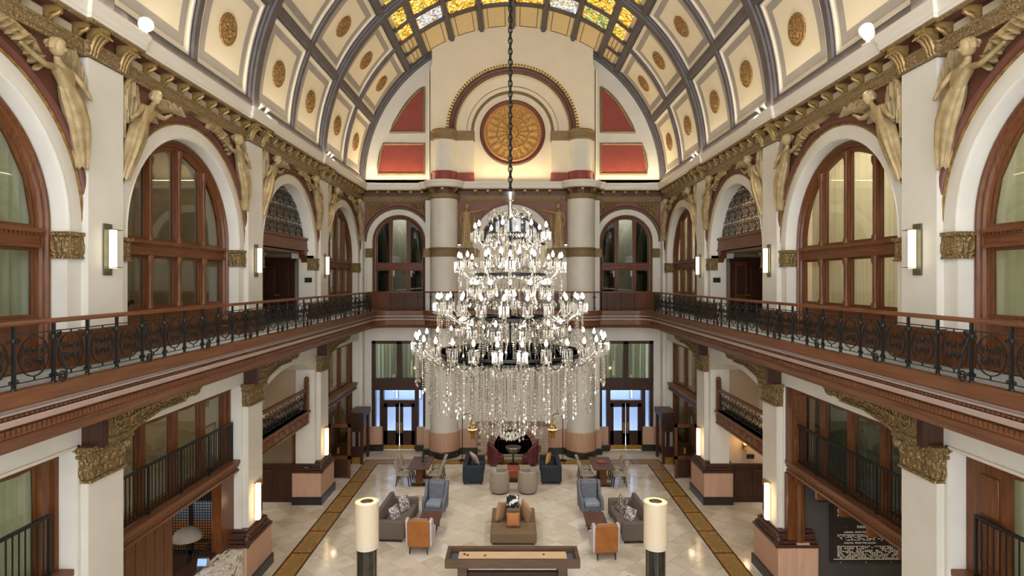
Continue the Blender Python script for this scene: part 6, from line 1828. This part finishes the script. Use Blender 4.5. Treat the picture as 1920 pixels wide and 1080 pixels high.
mv, nt, bs = newmat('veined_marble'); v = coords(nt); n_ = nd(nt, 'ShaderNodeTexNoise'); n_.inputs['Scale'].default_value = 3.5; n_.inputs['Detail'].default_value = 7; n_.inputs['Distortion'].default_value = 2.2; nt.links.new(v, n_.inputs[0])
nt.links.new(ramp(nt, n_.outputs[0], [(.36, '#5b5650'), (.44, '#cfc8bd'), (.55, '#e4ded3'), (.62, '#a59d92')]), bs.inputs['Base Color']); bs.inputs['Roughness'].default_value = .2
MB().box(-.5, -.9, 0, .32, .72, 1.12).ob('marble_body', mv, t, bev=.01); MB().box(-.62, -1.0, 1.12, -.2, .72, 1.16).ob('counter_top', M['dwood'], t)
t = thing('tablet', 'tablet on a stand and small silver items on the marble desk', 'tablet', (-7.4, 14.0, 1.16)); MB().prism([(-.1, 0), (.1, 0), (.1, .02), (-.02, .2), (-.06, .2)], lambda y_, z_, x_: (x_, y_, z_), -.12, .12).ob('stand', M['silver'], t)
MB().add([(-.11, -.085, .035), (.11, -.085, .035), (.11, -.04, .195), (-.11, -.04, .195)], [(0, 1, 2, 3)]).map(lambda x_, y_, z_: (x_, y_ - .02, z_)).ob('screen', emitter('tablet_screen', '#8db4e8', .8), t)
t = thing('mushroom_lamp', 'grey mushroom shaped desk lamp behind the marble desk', 'lamp', (-8.05, 14.45, 0))
MB().lathe([(.02, 1.86), (.16, 1.85), (.27, 1.78), (.33, 1.68), (.34, 1.6), (.3, 1.6), (.02, 1.72)], 28).ob('shade', plain('grey_shade', '#7c776c', '#8a857a', .6), t); MB().lathe([(.2, 0), (.2, .03), (.025, .05), (.025, 1.72)], 16).ob('stand', M['iron'], t)
MB().tube([(.25, 0, 1.35), (.25, 0, 1.0)], .01, 5).tube([(.25 + .09 * cos(a), 0, 1.18 + .16 * sin(a)) for a in [2 * pi * i / 14 for i in range(14)]], .012, 5, closed=True).ob('scroll_stem', M['iron'], t)
# right: charcoal end wall with an arrivals board, timber post and two stools
Mp = side(1)
g = MB(); mbox(g, Mp, 15.35, 15.5, 7.4, 11.9, 0, 2.98); g.ob('charcoal_wall', M['charcoal'], walls[1])
t = thing('timber_column', 'polished half-round mahogany column beside the charcoal wall on the right', 'column', (7.42, 15.1, 0))
MB().lathe([(.13, 1.25), (.13, 2.85), (.17, 2.9), (.17, 2.98)], 20).ob('shaft', M['mahog'], t); MB().box(-.12, -.12, 0, .2, .12, 1.25).ob('base', M['pod'], t); MB().box(-.3, -.02, 1.25, -.1, .25, 2.98).ob('back_post', M['mahog'], t)
t = thing('arrivals_board', 'black framed arrivals board with rows of white lettering on the charcoal wall', 'board', (9.35, 15.33, 1.62))
MB().box(-1.02, -.04, -1.02, 1.5, 0, 1.05).ob('frame', M['black'], t); MB().box(-.98, -.05, -.98, 1.46, -.03, 1.0).ob('board_face', plain('board_black', '#1d1a19', '#25211f', .25), t)
L = lambda tx, sz, x_, z_, al='LEFT': lettering(tx, sz, (x_, -.053, z_), t, M['paper'], al)
L('NASHVILLE  CHATTANOOGA', .1, -.34, -.08); lettering('NO.', .09, (-.72, -.053, -.08), t, M['burgl'], 'LEFT')
L('ARRIVAL  FROM THE WEST', .065, -.68, -.22); L('TRACKS', .06, .5, -.22); L('ARRIVAL  FROM THE SOUTH', .065, -.68, -.5); L('TRACKS', .06, .5, -.5)
MB().box(-.95, -.056, -.93, 1.44, -.05, -.915).ob('white_line', M['paper'], t)
rows = MB(); random.seed(5)
for z0, z1 in ((-.43, -.28), (-.9, -.56), (.2, .95)):
    z = z0
    while z < z1:
        x = -.85
        while x < 1.4:
            w_ = random.uniform(.02, .07)
            if random.random() < .72: rows.box(x, -.055, z, x + w_, -.05, z + .016)
            x += w_ + .02
        z += .034
rows.ob('timetable_rows', M['paper'], t)['kind'] = 'stuff'
for x in (-.78, -.1, .55, 1.2): MB().lathe([(.02, 0), (.02, .03), (0, .035)], 8).map(lambda a, b, c: (a + x, -.04 - c, -1.0 + b)).ob('stud', M['silver'], t)
t = thing('wall_speaker', 'black rounded box fixed high on the charcoal wall', 'speaker', (8.2, 15.3, 2.3)); rbox(-.2, -.14, -.1, .2, .03, .1, 'case', M['black'], t, .04)
random.seed(3)
def wood_stool(x, y, label):
    t = thing('bar_stool', label, 'stool', (x, y, 0))
    m = MB()
    def sh(i, j):
        a = radians(200) * (i - .5) - pi / 2; r = .24 + .02 * j; d_ = .12 * abs(2 * i - 1) ** 2
        return (r * cos(a), r * sin(a), .62 + (.42 - d_) * j)
    m.grid(sh, 18, 5); o = m.ob('backrest', plain('honey_wood', '#b98448', '#c89256', .45, scale=5), t); sd = o.modifiers.new('thick', 'SOLIDIFY'); sd.thickness = .03
    MB().lathe([(0, .6), (.22, .6), (.23, .64), (.2, .67), (0, .67)], 22).ob('seat', M['orangel'], t)
    for sx in (-1, 1):
        for sy in (-1, 1): leg(t, sx * .14, sy * .14, .6, M['iron'], .035, dx=sx * .07, dy=sy * .07)
wood_stool(8.15, 13.1, 'round backed honey wood stool below the arrivals board, left one of two'); wood_stool(8.7, 13.3, 'round backed honey wood stool below the arrivals board, right one of two')
t = thing('purple_chair', 'purple chair back peeking above the bottom edge of the picture, right foreground', 'chair', (2.98, 13.35, 0)); rbox(-.3, -.3, .2, .3, .3, .45, 'seat', plain('plum_fabric', '#4b2a3c', '#573347', .8), t, .05); MB().prism([(-.3, .4), (.3, .4), (.26, .9), (-.3, 1.12)], lambda x_, z_, y_: (x_, y_, z_), .2, .3).ob('backrest', bpy.data.materials['plum_fabric'], t, bev=.03)
for sx in (-1, 1):
    for sy in (-1, 1): leg(t, sx * .24, sy * .24, .22, M['dwood'], .05)
